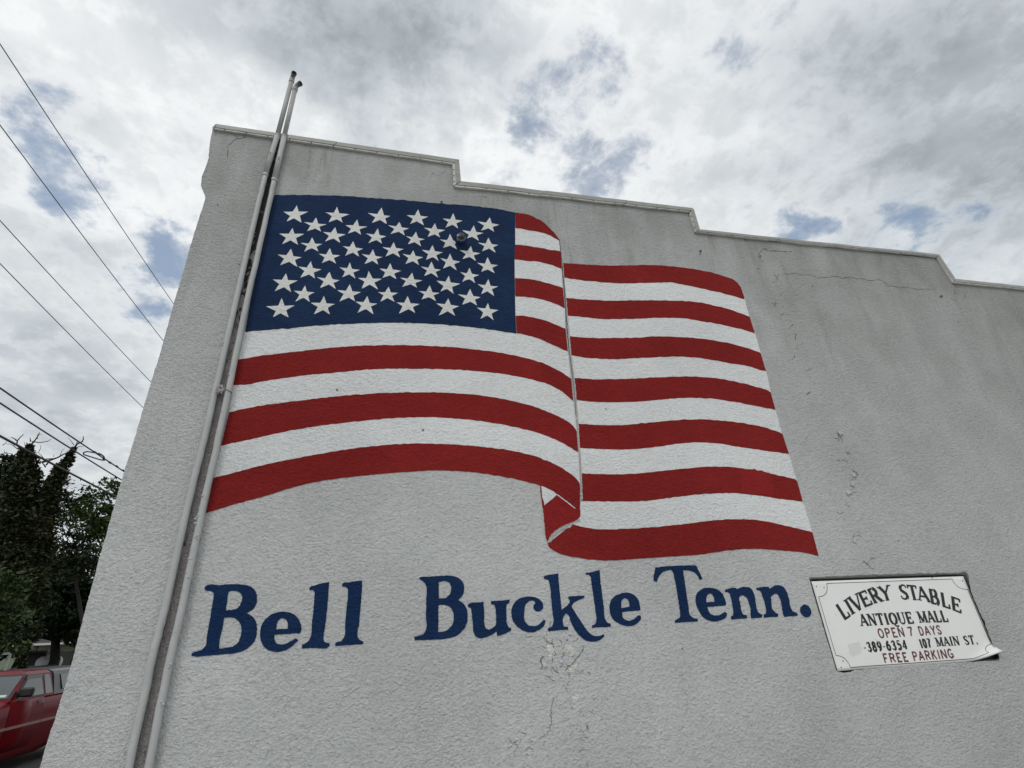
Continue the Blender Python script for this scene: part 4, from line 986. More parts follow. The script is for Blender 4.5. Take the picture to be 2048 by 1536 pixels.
# strokes: ('T' thick | 't' thin, points), serif positions
G = {
 'A': ([('t', [(.06, 0), (.5, 1)]), ('T', [(.48, 1), (.92, 0)]), ('t', [(.2, .33), (.76, .33)])], [(.06, 0), (.92, 0)]),
 'N': ([('t', [(.13, 0), (.13, 1)]), ('T', [(.15, .98), (.86, .02)]), ('t', [(.87, 0), (.87, 1)])], [(.13, 0), (.87, 1), (.1, 1)]),
 'T': ([('T', [(.5, 0), (.5, 1)]), ('t', [(.06, .96), (.94, .96)]), ('t', [(.08, 1), (.08, .78)]), ('t', [(.92, 1), (.92, .78)])], [(.5, 0)]),
 'I': ([('T', [(.5, 0), (.5, 1)])], [(.5, 0), (.5, 1)]),
 'Q': ([('T', ell(.5, .5, .40, .46, 120, 240)), ('T', ell(.5, .5, .40, .46, -60, 60)), ('t', ell(.5, .5, .40, .46, 55, 125)), ('t', ell(.5, .5, .40, .46, 235, 305)), ('t', [(.45, .02), (.58, -.12), (.85, -.2), (.97, -.1)])], []),
 'U': ([('T', [(.17, 1), (.17, .32)]), ('t', ell(.5, .3, .33, .27, 180, 360)), ('t', [(.83, .3), (.83, 1)])], [(.17, 1), (.83, 1)]),
 'E': ([('T', [(.2, 0), (.2, 1)]), ('t', [(.05, .96), (.88, .96)]), ('t', [(.2, .5), (.66, .5)]), ('t', [(.05, .04), (.92, .04)]), ('t', [(.88, 1), (.88, .76)]), ('t', [(.92, 0), (.92, .26)]), ('t', [(.66, .38), (.66, .62)])], []),
 'F': ([('T', [(.2, 0), (.2, 1)]), ('t', [(.05, .96), (.9, .96)]), ('t', [(.2, .5), (.72, .5)]), ('t', [(.9, 1), (.9, .78)])], [(.2, 0)]),
 'M': ([('t', [(.09, 0), (.09, 1)]), ('T', [(.11, .98), (.48, .05)]), ('t', [(.5, .05), (.86, .98)]), ('T', [(.88, 0), (.88, 1)])], [(.09, 0), (.88, 0), (.06, 1), (.9, 1)]),
 'L': ([('T', [(.22, 0), (.22, 1)]), ('t', [(.05, .04), (.92, .04)]), ('t', [(.92, 0), (.92, .30)])], [(.22, 1)]),
 'V': ([('T', [(.1, 1), (.5, .02)]), ('t', [(.5, .02), (.9, 1)])], [(.1, 1), (.9, 1)]),
 'R': ([('T', [(.18, 0), (.18, 1)]), ('t', [(.05, .96), (.55, .96)]), ('T', ell(.55, .73, .28, .22, 80, -80)), ('t', [(.18, .5), (.58, .5)]), ('T', [(.52, .5), (.88, .03)])], [(.18, 0), (.92, 0)]),
 'Y': ([('T', [(.08, 1), (.5, .48)]), ('t', [(.92, 1), (.5, .48)]), ('T', [(.5, .5), (.5, 0)])], [(.08, 1), (.92, 1), (.5, 0)]),
 'S': ([('t', [(.84, .76), (.74, .92), (.5, .97), (.26, .91)]), ('T', [(.24, .92), (.15, .76), (.24, .62), (.5, .5), (.76, .38), (.86, .22), (.76, .08)]), ('t', [(.76, .08), (.5, .03), (.24, .09), (.13, .26)])], []),
 'B': ([('T', [(.2, 0), (.2, 1)]), ('t', [(.05, .96), (.55, .96)]), ('T', ell(.55, .74, .25, .22, 80, -80)), ('t', [(.2, .51), (.6, .51)]), ('T', ell(.58, .27, .29, .24, 80, -80)), ('t', [(.05, .04), (.58, .04)])], []),
 'O': ([('T', ell(.5, .5, .38, .46, 0, 360, 26))], []),
 'P': ([('T', [(.18, 0), (.18, 1)]), ('t', [(.18, .95), (.55, .95)]), ('T', ell(.55, .72, .28, .23, 85, -85)), ('t', [(.18, .48), (.55, .48)])], [(.18, 0)]),
 'D': ([('T', [(.18, 0), (.18, 1)]), ('t', [(.18, .95), (.5, .95)]), ('T', ell(.48, .5, .37, .45, 88, -88)), ('t', [(.18, .05), (.5, .05)])], []),
 'K': ([('T', [(.18, 0), (.18, 1)]), ('t', [(.86, 1), (.2, .42)]), ('T', [(.42, .6), (.9, 0)])], [(.18, 0), (.18, 1)]),
 'G': ([('T', ell(.52, .5, .38, .46, 45, 315, 22)), ('T', [(.52, .44), (.88, .44), (.88, .06)])], []),
 '0': ([('T', ell(.5, .5, .33, .46, 100, 260)), ('T', ell(.5, .5, .33, .46, -80, 80)), ('t', ell(.5, .5, .33, .46, 75, 105)), ('t', ell(.5, .5, .33, .46, 255, 285))], []),
 '1': ([('T', [(.52, 0), (.52, 1)]), ('t', [(.52, .98), (.22, .80)])], [(.52, 0)]),
 '3': ([('t', [(.16, .80), (.28, .94), (.5, .97)]), ('T', ell(.48, .75, .28, .21, 85, -80)), ('t', [(.36, .53), (.52, .53)]), ('T', ell(.48, .27, .34, .25, 85, -85)), ('t', [(.5, .03), (.25, .06), (.13, .2)])], []),
 '8': ([('T', ell(.5, .75, .26, .21, 0, 360, 20)), ('T', ell(.5, .27, .32, .25, 0, 360, 20))], []),
 '9': ([('T', ell(.48, .68, .32, .28, 0, 360, 20)), ('T', [(.80, .68), (.76, .4), (.6, .15), (.3, .03)])], []),
 '6': ([('T', ell(.52, .32, .32, .28, 0, 360, 20)), ('T', [(.20, .34), (.25, .62), (.42, .85), (.72, .98)])], []),
 '5': ([('t', [(.26, .96), (.82, .96)]), ('t', [(.27, .98), (.22, .54)]), ('T', [(.22, .55), (.48, .63), (.76, .52), (.84, .3), (.7, .08), (.42, .02), (.15, .12)])], []),
 '4': ([('T', [(.68, 0), (.68, 1)]), ('t', [(.66, 1), (.1, .28)]), ('t', [(.08, .27), (.95, .27)])], [(.68, 0)]),
 '7': ([('t', [(.12, .95), (.88, .95)]), ('T', [(.86, .95), (.55, .5), (.42, 0)])], []),
 '-': ([('T', [(.1, .42), (.9, .42)])], []),
 '.': ([('T', [(.3, .06), (.7, .06)])], []),
}
WID = {'I': .5, 'M': 1.3, 'N': 1.08, 'Q': 1.1, 'O': 1.08, 'A': 1.08, '1': .7, '-': .55, '.': .5, 'U': 1.05, 'G': 1.08, 'L': .9, 'E': .92, 'F': .88, 'V': 1.05, 'R': 1.08, 'S': .88}
def glyph(mb, ch, quad, serif, cap, zk):
    """quad: bottom left, bottom right, top right, top left in the sign crop; cap: letter height in metres"""
    BLq, BRq, TRq, TLq = [np.array(q, float) for q in quad]
    def P(u, v):
        q = (BLq * (1 - u) + BRq * u) * (1 - v) + (TLq * (1 - u) + TRq * u) * v
        s_, t_ = st_of(q[0], q[1]); return np.array((s_ * 1.46, t_ * .60))
    strokes, sf = G[ch]
    T, t = (.26, .135) if serif else (.185, .185)
    if ch == '-': T = .11
    def rib(P2, wd):
        nonlocal zk
        n = len(P2); V = []
        for i in range(n):
            d = P2[min(i + 1, n - 1)] - P2[max(i - 1, 0)]; d = d / (np.linalg.norm(d) + 1e-9); nn_ = np.array((-d[1], d[0])) * wd / 2
            for q in (P2[i] + nn_, P2[i] - nn_): V.append(board_pt(q[0] / 1.46, q[1] / .60, .0010 + zk * .00004))
        mb.add(V, [(2 * i, 2 * i + 1, 2 * i + 3, 2 * i + 2) for i in range(n - 1)]); zk += 1
    for k, pts in strokes:
        if not serif and ch in 'ETFL' and len(pts) == 2 and abs(pts[0][0] - pts[1][0]) < .01 and pts[0][0] not in (.2, .5, .22): continue
        if len(pts) == 2: pts = [lerp2(pts[0], pts[1], q / 3) for q in range(4)]
        rib([P(*q) for q in pts], (T if k == 'T' else t) * cap)
    if serif:
        for (x, y) in sf:
            yy = .035 if y < .5 else .965; hw = .20 if ch != 'I' else .38
            rib([P(x - hw, yy), P(x, yy), P(x + hw, yy)], .08 * cap)
    return zk
def word(txt, quad, serif, cap, m, gap=.16):
    BLq, BRq, TRq, TLq = [np.array(q, float) for q in quad]
    ws = [WID.get(c, 1.0) for c in txt]; tot = sum(ws) + gap * (len(txt) - 1); x = 0; mb = MB(); zk = 0
    for c, w_ in zip(txt, ws):
        a, b = x / tot, (x + w_) / tot
        zk = glyph(mb, c, (BLq + (BRq - BLq) * a, BLq + (BRq - BLq) * b, TLq + (TRq - TLq) * b, TLq + (TRq - TLq) * a), serif, cap, zk); x += w_ + gap
    mb.build('word', m, board)
arch1 = [('L', [(434, 588), (496, 546), (405, 402), (344, 442)]), ('I', [(497, 540), (548, 512), (466, 370), (414, 400)]), ('V', [(540, 515), (640, 465), (560, 318), (462, 368)]),
         ('E', [(625, 462), (712, 430), (640, 290), (560, 325)]), ('R', [(722, 425), (812, 402), (724, 262), (650, 290)]), ('Y', [(812, 404), (895, 386), (862, 243), (757, 264)])]
arch2 = [('S', [(980, 386), (1066, 386), (1040, 238), (955, 240)]), ('T', [(1075, 390), (1165, 394), (1132, 250), (1035, 242)]), ('A', [(1160, 392), (1275, 414), (1226, 264), (1122, 255)]),
         ('B', [(1278, 424), (1370, 442), (1334, 292), (1252, 280)]), ('L', [(1388, 452), (1472, 480), (1432, 330), (1370, 312)]), ('E', [(1485, 484), (1575, 522), (1564, 385), (1468, 350)])]
for arch in (arch1, arch2):
    mb = MB(); zk = 0
    for c, q in arch: zk = glyph(mb, c, q, True, .104, zk)
    mb.build('word', M['sign_black'], board)
word('ANTIQUE', [(600, 644), (1112, 618), (1076, 506), (564, 530)], True, .080, M['sign_black'])
word('MALL', [(1172, 612), (1452, 603), (1414, 490), (1134, 503)], True, .080, M['sign_black'])
word('OPEN', [(774, 762), (1024, 746), (996, 656), (744, 672)], False, .061, M['sign_red'], .22)
word('7', [(1060, 742), (1115, 738), (1088, 652), (1036, 656)], False, .061, M['sign_red'])
word('DAYS', [(1170, 737), (1390, 723), (1362, 637), (1140, 650)], False, .061, M['sign_red'], .22)
word('-389-6354', [(632, 897), (1047, 868), (1022, 780), (606, 806)], True, .061, M['sign_black'], .2)
word('107', [(1180, 860), (1288, 852), (1262, 764), (1150, 774)], True, .061, M['sign_black'], .18)
word('MAIN', [(1342, 843), (1560, 830), (1535, 742), (1315, 758)], True, .061, M['sign_black'])
word('ST.', [(1612, 829), (1742, 819), (1716, 732), (1585, 741)], True, .061, M['sign_black'])
word('FREE', [(824, 1003), (1058, 988), (1032, 902), (800, 915)], False, .062, M['sign_red'], .22)
word('PARKING', [(1107, 985), (1506, 954), (1480, 866), (1080, 896)], False, .062, M['sign_red'], .2)
# nail heads, a grey smudge and scratches
sm = MB()
for (x, y) in [(160, 257), (235, 268), (1582, 203), (400, 1047), (418, 985), (1290, 175)]:
    c = Vector(board_pt(*st_of(x, y))); sm.tube([c, c + Vector((0, -.003, 0))], .0042, 8)
o = sm.build('nail_heads', M['screw'], board)
M['smudge'] = mat('grey smudge on the sign', (.70, .705, .70), .6)
smp = [(470, 826), (500, 815), (535, 808), (566, 800), (585, 812), (590, 840), (604, 860), (592, 890), (580, 915), (548, 925), (520, 944), (500, 930), (478, 905), (482, 870), (466, 850)]
V = [board_pt(*st_of(x, y), .0007) for x, y in smp]
mesh_obj('smudge', V, [tuple(range(len(smp)))], M['smudge'], board)
scr = MB()
for seg in ([(640, 490), (662, 430), (672, 400)], [(662, 430), (690, 470)], [(762, 480), (775, 540), (770, 560)], [(730, 768), (770, 805)], [(340, 515), (355, 545)], [(285, 605), (295, 630)], [(745, 215), (770, 240)]):
    v, f = line_strip(px_line(dense(seg, 3)), .005, .0014); scr.add(v, f)
scr.build('scratches', M['smudge'], board)

# ------------------------------------------------------------------ overhead lines along the street
def cable(label, a, b, xw, r, m, sag=.0016, group='overhead lines along the street'):
    ra, rb = ray(*a), ray(*b); A = ra * (xw / ra[0]); B_ = rb * (xw / rb[0])
    ya, za, yb, zb = A[1], A[2] + EYE, B_[1], B_[2] + EYE
    pts = []
    for y in np.linspace(-4, 46, 60):
        z = za + (zb - za) * (y - ya) / (yb - ya) + sag * (y - ya) * (y - yb)
        pts.append((xw, y, z))
    o = MB().tube(pts, r, 6).build('overhead_line', m, None, True)
    return tag(o, label, 'power line', group)
cable('thin overhead conductor, uppermost of the seven lines', (0, 88), (346, 606), -9, .011, M['wire_thin'])
cable('thin overhead conductor, second from the top', (0, 250), (323, 677), -9, .011, M['wire_thin'])
cable('thin overhead conductor, third from the top', (0, 441), (298, 760), -9, .010, M['wire_thin'])
cable('thin overhead conductor, fourth from the top', (0, 527), (283, 812), -9, .010, M['wire_thin'])
eE = cable('black overhead cable carrying the coiled slack loop', (0, 776), (248, 943), -9, .020, M['wire'])
cable('black overhead cable just below the one with the loop', (0, 806), (243, 960), -9, .020, M['wire'])
cable('thick black overhead cable crossing in front of the ivy tree', (0, 872), (210, 982), -9, .028, M['wire'])
def ax9(px, py):
    r = ray(px, py); r = r * (-9 / r[0]); return Vector((-9.0, r[1], r[2] + EYE))
lp = [ax9(*p) for p in crop(0, 860, 5.908, [(1240, 350), (1225, 310), (1180, 280), (1100, 265), (1030, 255), (985, 268), (990, 290), (1050, 310), (1130, 335), (1200, 355), (1232, 358), (1240, 350)])]
o = MB().tube(lp, .020, 6).build('cable_loop', M['wire'], eE, True)
ys = [ax9(*p) for p in crop(0, 860, 5.908, [(1060, 262), (1120, 262), (1170, 285), (1230, 345), (1300, 385), (1380, 430), (1460, 480)])]
for k in range(6):
    p = ys[k + 1]; MB().tube([p + Vector((0, -.05, -.0)), p + Vector((0, .05, 0))], .032, 6).build('clamp', M['wire'], eE)

# ------------------------------------------------------------------ ground, street, kerb
STREET = -.12
g = MB(); g.box(-600, 600, -600, 900, -1.5, STREET - .012)
tag(g.build('ground', M['ground']), kind='structure')
tag(MB().box(-12.6, -4.6, -120, 222, STREET - .010, STREET).build('street', M['asphalt']), kind='structure')
tag(MB().box(-4.45, -2.1, -30, 60, STREET - .010, 0).build('pavement', M['concrete']), kind='structure')
tag(MB().box(-4.597, -4.453, -30, 60, STREET - .010, .012, .015).build('kerb', M['concrete']), kind='structure')
tag(MB().box(-12.75, -12.603, -30, 100, STREET - .010, .0, .015).build('kerb', M['concrete']), kind='structure')
tag(MB().box(-2.097, 14, -30, D - .02, STREET - .010, -.004).build('unseen_side_yard', M['concrete']), kind='structure')  # unseen ground, kept pale to bounce light onto the lower wall

# ------------------------------------------------------------------ red pickup truck
XS = -6.70; TW = 1.70; ZG = STREET
def paint_car(t, b):
    b.inputs['Coat Weight'].default_value = .12; b.inputs['Coat Roughness'].default_value = .08
    pos = t.new('ShaderNodeNewGeometry').outputs['Position']
    n = t.noise(pos, 2.2, 5, .6)
    t.put(b.inputs['Base Color'], t.mix(n, (.13, .003, .008), (.17, .005, .011)))
M['truck_red'] = mat('dark red truck paint', rough=.30, spec=.10, fn=paint_car)
M['truck_trim'] = mat('light pinkish body trim', (.36, .19, .19), .4)
M['glass'] = mat('dark window glass', (.06, .075, .08), .04, 0, .9)
M['seal'] = mat('black rubber and plastic', (.012, .012, .013), .5)
M['tyre'] = mat('tyre rubber', (.02, .02, .02), .8)
M['steel'] = mat('wheel steel', (.4, .4, .4), .35, .9)
M['cap'] = mat('dark grey bed cap', (.045, .045, .05), .3)
M['lamp'] = mat('headlamp glass', (.6, .62, .62), .1)
truck = empty('pickup_truck', 'dark red extended cab pickup truck with a grey bed cap parked along the street', 'truck', (XS - TW / 2, 13.7, ZG))
def xs_at(side, inset): return XS - inset if side > 0 else XS - TW + inset
def loft(name, sections, m, smooth=True, close=True):
    """sections: list of (y, [(inset, z), ...]) half profiles bottom to top"""
    V = []; F = []; n = None
    for y, hp_ in sections:
        ring_ = [(XS - i_, y, z) for i_, z in hp_] + [(XS - TW + i_, y, z) for i_, z in hp_[::-1]]
        n = len(ring_); V += ring_
    for k in range(len(sections) - 1):
        for i in range(n):
            j = (i + 1) % n; a = k * n
            F.append((a + i, a + j, a + n + j, a + n + i))
    F.append(tuple(range(n))[::-1]); F.append(tuple((len(sections) - 1) * n + i for i in range(n)))
    return mesh_obj(name, V, F, m, truck, smooth)
def body_prof(top, crown=.0, lo=.20):
    return [(.10, ZG + lo), (.05, ZG + lo + .12), (.012, .52), (.0, .66), (.004, .80), (.02, top - .13), (.045, top - .05), (.10, top - .012), (.35, top + crown), (.60, top + crown * 1.2)]
body_secs = [(11.02, body_prof(.78, .0, .34)), (11.08, body_prof(.86, .01, .28)), (11.30, body_prof(.93, .02, .26)), (11.9, body_prof(.98, .035, .42)), (12.4, body_prof(1.02, .03, .30)), (12.78, body_prof(1.075, .02)),
             (12.85, body_prof(1.085, .0)), (13.9, body_prof(1.075, .0)), (14.24, body_prof(1.07, .0)), (14.9, body_prof(1.07, .0, .28)), (15.3, body_prof(1.07, 0, .42)), (15.8, body_prof(1.07, 0, .30)), (16.25, body_prof(1.06, 0, .30))]
bodyo = loft('body', body_secs, M['truck_red'], True)
# greenhouse
gh = [(.05, 1.06), (.155, 1.40), (.185, 1.475), (.26, 1.528), (.42, 1.545), (.60, 1.548)]
V = []; F = []
def ghp(y_at):   # y_at(z) front line
    return y_at
zs = [1.06, 1.40, 1.475, 1.528, 1.545, 1.548]; ins = [.05, .155, .18, .25, .42, .60]
fr = [12.80, 13.20, 13.30, 13.42, 13.50, 13.54]; rr_ = [14.235, 14.18, 14.16, 14.13, 14.10, 14.08]
for yy in (fr, rr_):
    V += [(XS - i_, y, z) for i_, y, z in zip(ins, yy, zs)] + [(XS - TW + i_, y, z) for i_, y, z in list(zip(ins, yy, zs))[::-1]]
n = 12
for i in range(n): F.append((i, (i + 1) % n, n + (i + 1) % n, n + i))
F += [tuple(range(n))[::-1], tuple(n + i for i in range(n))]
cab = mesh_obj('cab', V, F, M['truck_red'], truck)
def side_pt(y, z, out=.004, side=1):
    ix = float(np.interp(z, [.08, .20, .52, .66, .80, .95, 1.02, 1.06, 1.40, 1.475], [.10, .05, .012, 0, .004, .02, .045, .05, .155, .18])) - out
    return (XS - ix if side > 0 else XS - TW + ix, y, z)
def side_patch(name, pts, m, out, thick=.006, side=1, parent=None):
    P = [side_pt(y, z, out, side) for y, z in pts]; Q = [side_pt(y, z, out - thick, side) for y, z in pts]; n = len(P)
    F = [tuple(range(n)), tuple(n + i for i in range(n))[::-1]] + [(i, (i + 1) % n, n + (i + 1) % n, n + i) for i in range(n)]
    return mesh_obj(name, P + Q, F, m, parent or truck)
for sd in (1, -1):
    zr = [.24, .36, .52, .66, .80, .95, 1.02, 1.055]; y0r = [12.88, 12.85, 12.84, 12.83, 12.83, 12.835, 12.84, 12.84]; y1r = [13.80, 13.86, 13.89, 13.90, 13.90, 13.90, 13.90, 13.90]
    PV = [side_pt(a_, z_, o_, sd) for o_ in (.006, -.004) for a_, z_ in list(zip(y0r, zr)) + list(zip(y1r, zr))]
    nz = len(zr); PF = []
    for k in range(nz - 1):
        PF += [(k, nz + k, nz + k + 1, k + 1), (2 * nz + k, 2 * nz + k + 1, 3 * nz + k + 1, 3 * nz + k), (k, k + 1, 2 * nz + k + 1, 2 * nz + k), (nz + k, 3 * nz + k, 3 * nz + k + 1, nz + k + 1)]
    PF += [(0, 2 * nz, 3 * nz, nz), (nz - 1, 2 * nz - 1, 4 * nz - 1, 3 * nz - 1)]
    d_ = mesh_obj('door', PV, PF, M['truck_red'], truck)
    for k, p_ in enumerate(d_.data.polygons):
        if k < 4 * (nz - 1) and k % 4 == 0: p_.use_smooth = True
    side_patch('window_frame', [(12.93, 1.085), (13.33, 1.462), (13.84, 1.462), (13.91, 1.085)], M['seal'], .008, .008, sd, d_)
    side_patch('door_window', [(13.03, 1.10), (13.38, 1.425), (13.80, 1.43), (13.865, 1.10)], M['glass'], .012, .006, sd, d_)
    side_patch('rain_visor', [(13.26, 1.40), (13.35, 1.462), (13.83, 1.462), (13.835, 1.415), (13.38, 1.405)], M['cap'], .024, .01, sd, d_)
    side_patch('quarter_window', [(13.945, 1.10), (13.90, 1.44), (13.99, 1.452), (14.08, 1.44), (14.13, 1.36), (14.185, 1.10)], M['glass'], .008, .006, sd)
    side_patch('handle', [(13.70, .96), (13.70, 1.0), (13.84, 1.0), (13.84, .96)], M['seal'], .012, .012, sd, d_)
    side_patch('trim_strip', [(12.45, .605), (12.45, .65), (12.83, .65), (12.83, .605)], M['truck_trim'], .016, .016, sd)
    side_patch('trim_strip', [(12.845, .605), (12.845, .65), (13.89, .65), (13.89, .605)], M['truck_trim'], .020, .016, sd, d_)
    side_patch('trim_strip', [(13.91, .605), (13.91, .65), (14.9, .65), (14.9, .605)], M['truck_trim'], .016, .016, sd)
    x0 = side_pt(13.0, 1.12, 0, sd)[0]
    q = 1 if sd > 0 else -1
    MB().box(min(x0, x0 + q * .23), max(x0, x0 + q * .23), 13.02, 13.12, 1.11, 1.27, .03).build('mirror', M['seal'], truck)
# windshield with seal and a sticker
def ws_pt(u, v, out):
    x = (XS - .09) + (-(TW - .18)) * u; z = 1.10 + (1.49 - 1.10) * v
    ins_ = (.08 * v)
    x = XS - (.075 + ins_ * 1.1) - (TW - 2 * (.075 + ins_ * 1.1)) * u
    y = float(np.interp(z, zs, fr)); return (x, y - out, z)
def ws_panel(name, u0, u1, v0, v1, out, m):
    V = [ws_pt(u0, v0, out), ws_pt(u1, v0, out), ws_pt(u1, v1, out), ws_pt(u0, v1, out), ws_pt(u0, v0, out - .008), ws_pt(u1, v0, out - .008), ws_pt(u1, v1, out - .008), ws_pt(u0, v1, out - .008)]
    return mesh_obj(name, V, [(0, 1, 2, 3), (4, 7, 6, 5), (0, 4, 5, 1), (1, 5, 6, 2), (2, 6, 7, 3), (3, 7, 4, 0)], m, truck)
ws_panel('windshield_seal', 0.0, 1.0, 0.0, 1.0, .010, M['seal'])
ws_panel('windshield', .035, .965, .05, .93, .016, M['glass'])
M['sticker'] = mat('pale green inspection sticker', (.45, .62, .50), .5)
ws_panel('sticker', .06, .15, .10, .19, .020, M['sticker'])
loft('bed_cap', [(14.27, [(.06, 1.06), (.16, 1.42), (.20, 1.49), (.30, 1.53), (.6, 1.545)]), (16.1, [(.06, 1.06), (.16, 1.42), (.20, 1.49), (.30, 1.53), (.6, 1.545)]), (16.25, [(.06, 1.06), (.18, 1.36), (.22, 1.40), (.30, 1.42), (.6, 1.43)])], M['cap'], False)
for sd in (1, -1):
    side_patch('cap_window', [(14.55, 1.14), (14.50, 1.42), (15.7, 1.42), (15.7, 1.14)], M['glass'], .014, .01, sd)
MB().box(XS - TW + .02, XS - .02, 10.86, 11.05, .24, .46, .04).build('front_bumper', M['cap'], truck)
MB().box(XS - TW + .05, XS - .05, 16.25, 16.42, .28, .46, .03).build('rear_bumper', M['steel'], truck)
MB().box(XS - TW + .45, XS - .45, 10.99, 11.06, .52, .76, .015).build('grille', M['seal'], truck)
for sx in (XS - .40, XS - TW + .10): MB().box(sx, sx + .30, 10.985, 11.06, .54, .74, .02).build('headlight', M['lamp'], truck)
for yy in (11.85, 15.28):
    for sx in (XS - .20, XS - TW + .0):
        x0, x1 = sx, sx + .20
        wh = MB().tube([(x0, yy, ZG + .33), (x0 + .02, yy, ZG + .33), (x1 - .02, yy, ZG + .33), (x1, yy, ZG + .33)], [.30, .33, .33, .30], 28).build('wheel', M['tyre'], truck)
        xo = x1 if sx > XS - 1 else x0
        MB().tube([(xo - .012, yy, ZG + .33), (xo + .012, yy, ZG + .33)], [.19, .19], 20).build('rim', M['steel'], wh)

# ------------------------------------------------------------------ trees beyond the street
def leaf_mesh(cent, size, seed, flat=.35):
    r = np.random.default_rng(seed); n = len(cent)
    nrm = r.normal(0, 1, (n, 3)); nrm[:, 2] = np.abs(nrm[:, 2]) + flat; nrm /= np.linalg.norm(nrm, axis=1)[:, None]
    a = np.cross(nrm, r.normal(0, 1, (n, 3))); a /= np.linalg.norm(a, axis=1)[:, None]
    b = np.cross(nrm, a); s_ = size * r.uniform(.55, 1.3, n)[:, None]
    v = np.stack([cent - a * s_, cent + b * s_ * .55, cent + a * s_, cent - b * s_ * .55], 1).reshape(-1, 3)
    f = np.arange(4 * n).reshape(-1, 4)
    return v, f
def np_mesh(name, v, f, m, parent):
    me = bpy.data.meshes.new(name); me.vertices.add(len(v)); me.vertices.foreach_set('co', v.astype(np.float32).ravel())
    k = f.shape[1]; me.loops.add(f.size); me.loops.foreach_set('vertex_index', f.astype(np.int32).ravel())
    me.polygons.add(len(f)); me.polygons.foreach_set('loop_start', np.arange(0, f.size, k, dtype=np.int32)); me.polygons.foreach_set('loop_total', np.full(len(f), k, np.int32))
    me.materials.append(m); me.update(calc_edges=True); me.validate()
    o = bpy.data.objects.new(name, me); COL.objects.link(o); return adopt(o, parent)
def tree(name, label, y, blobs, base_px, leafm, size, dens, seed, group='trees beyond the street', trunk_r=.11, clumps=26):
    """blobs: (px, py, rx, ry) ellipses of foliage in the photo at distance y"""
    r = np.random.default_rng(seed); k = y / 1030.0
    bx_, by_, _ = at(base_px, 1301, y)
    root = empty(name, label, 'tree', (bx_, y, STREET), group)
    tr_ = MB(); cents = []
    fork = Vector(at(base_px, np.mean([b[1] for b in blobs]) + 90, y)); fork.z = max(fork.z, 2.2)
    tr_.tube([(bx_, y, STREET - .1), (bx_ + .1, y + .1, fork.z * .5), tuple(fork)], [trunk_r * 1.3, trunk_r, trunk_r * .8], 9)
    for (px, py, rx, ry) in blobs:
        c = np.array(at(px, py, y)); R3 = np.array([rx * k * 1.25, max(rx, ry) * k * 1.1, ry * k * 1.25])
        for q in range(max(4, int(clumps * rx * ry / 1200))):
            d = r.normal(0, 1, 3); d /= np.linalg.norm(d); d = d * R3 * r.uniform(.35, 1.0) ** .6
            cc = c + d; cr_ = r.uniform(.35, .75) * k * 14
            n = int(dens * r.uniform(.6, 1.3)); l = r.normal(0, 1, (n, 3)) * np.array([cr_, cr_, cr_ * .55])
            cents.append(cc + l)
            if q % 3 == 0:
                m_ = fork.lerp(Vector(cc), .5) + Vector((r.normal(0, .3), r.normal(0, .3), r.uniform(0, .5)))
                tr_.tube([tuple(fork), tuple(m_), tuple(cc)], [trunk_r * .38, trunk_r * .2, .02], 5)
    tr_.build('trunk', M['bark'], root, True)
    cents = np.concatenate(cents); v, f = leaf_mesh(cents, size, seed + 1)
    o = np_mesh('crown', v, f, leafm, root)
    return root
tree('broadleaf_tree', 'dark broadleaf tree behind and left of the ivy covered snag', 40, [(0, 975, 32, 30), (-40, 1000, 60, 60), (10, 1060, 40, 60), (-20, 1150, 70, 80), (25, 930, 18, 14), (30, 1195, 50, 36)], -20, M['leaf_dark'], .15, 90, 21)
tree('broadleaf_tree', 'rounded dark tree just right of the ivy covered snag', 37, [(145, 985, 32, 22), (120, 1030, 26, 26), (165, 1060, 30, 26), (110, 1120, 34, 30), (170, 1130, 30, 30)], 150, M['leaf_dark'], .13, 52, 22)
tree('broadleaf_tree', 'lighter green tree next to the corner of the stucco building', 33, [(195, 1015, 30, 16), (222, 985, 20, 14), (190, 1050, 26, 14), (220, 1045, 26, 24), (160, 1030, 18, 10), (235, 1090, 24, 24), (262, 1040, 34, 40)], 215, M['leaf_mid'], .12, 58, 23)
tree('broadleaf_tree', 'big shadowy tree whose low crown hangs over the houses', 46, [(110, 1190, 48, 36), (170, 1170, 42, 34), (60, 1218, 50, 32), (140, 1232, 46, 28), (195, 1215, 36, 46), (20, 1225, 40, 28), (85, 1140, 30, 30), (110, 1222, 60, 26), (130, 1140, 30, 26), (30, 1150, 40, 30)], 111, M['leaf_dark'], .18, 120, 24, trunk_r=.30, clumps=30)
tree('broadleaf_tree', 'leafy young tree with bright green leaves at the left edge', 24, [(8, 1168, 26, 9), (32, 1190, 16, 8), (0, 1215, 30, 10), (24, 1238, 20, 8), (-6, 1262, 30, 11), (18, 1290, 20, 7), (-40, 1220, 30, 60), (42, 1160, 8, 5)], -30, M['leaf_light'], .085, 46, 25, trunk_r=.12, clumps=30)
for k, (cx_, nm) in enumerate(((-70, 'far dark tree behind the carport, mostly beyond the left edge'), (40, 'far dark tree closing the view behind the cream house'), (170, 'far dark tree behind the corner of the stucco building'), (300, 'far dark tree hidden behind the stucco building'))):
    tree('broadleaf_tree', nm, 78 + 3 * k, [(cx_, 1262, 62, 26), (cx_ - 40, 1275, 40, 22), (cx_ + 40, 1272, 40, 22), (cx_, 1290, 66, 9)], cx_, M['leaf_dark'], .34, 110, 60 + k, trunk_r=.3, clumps=30)
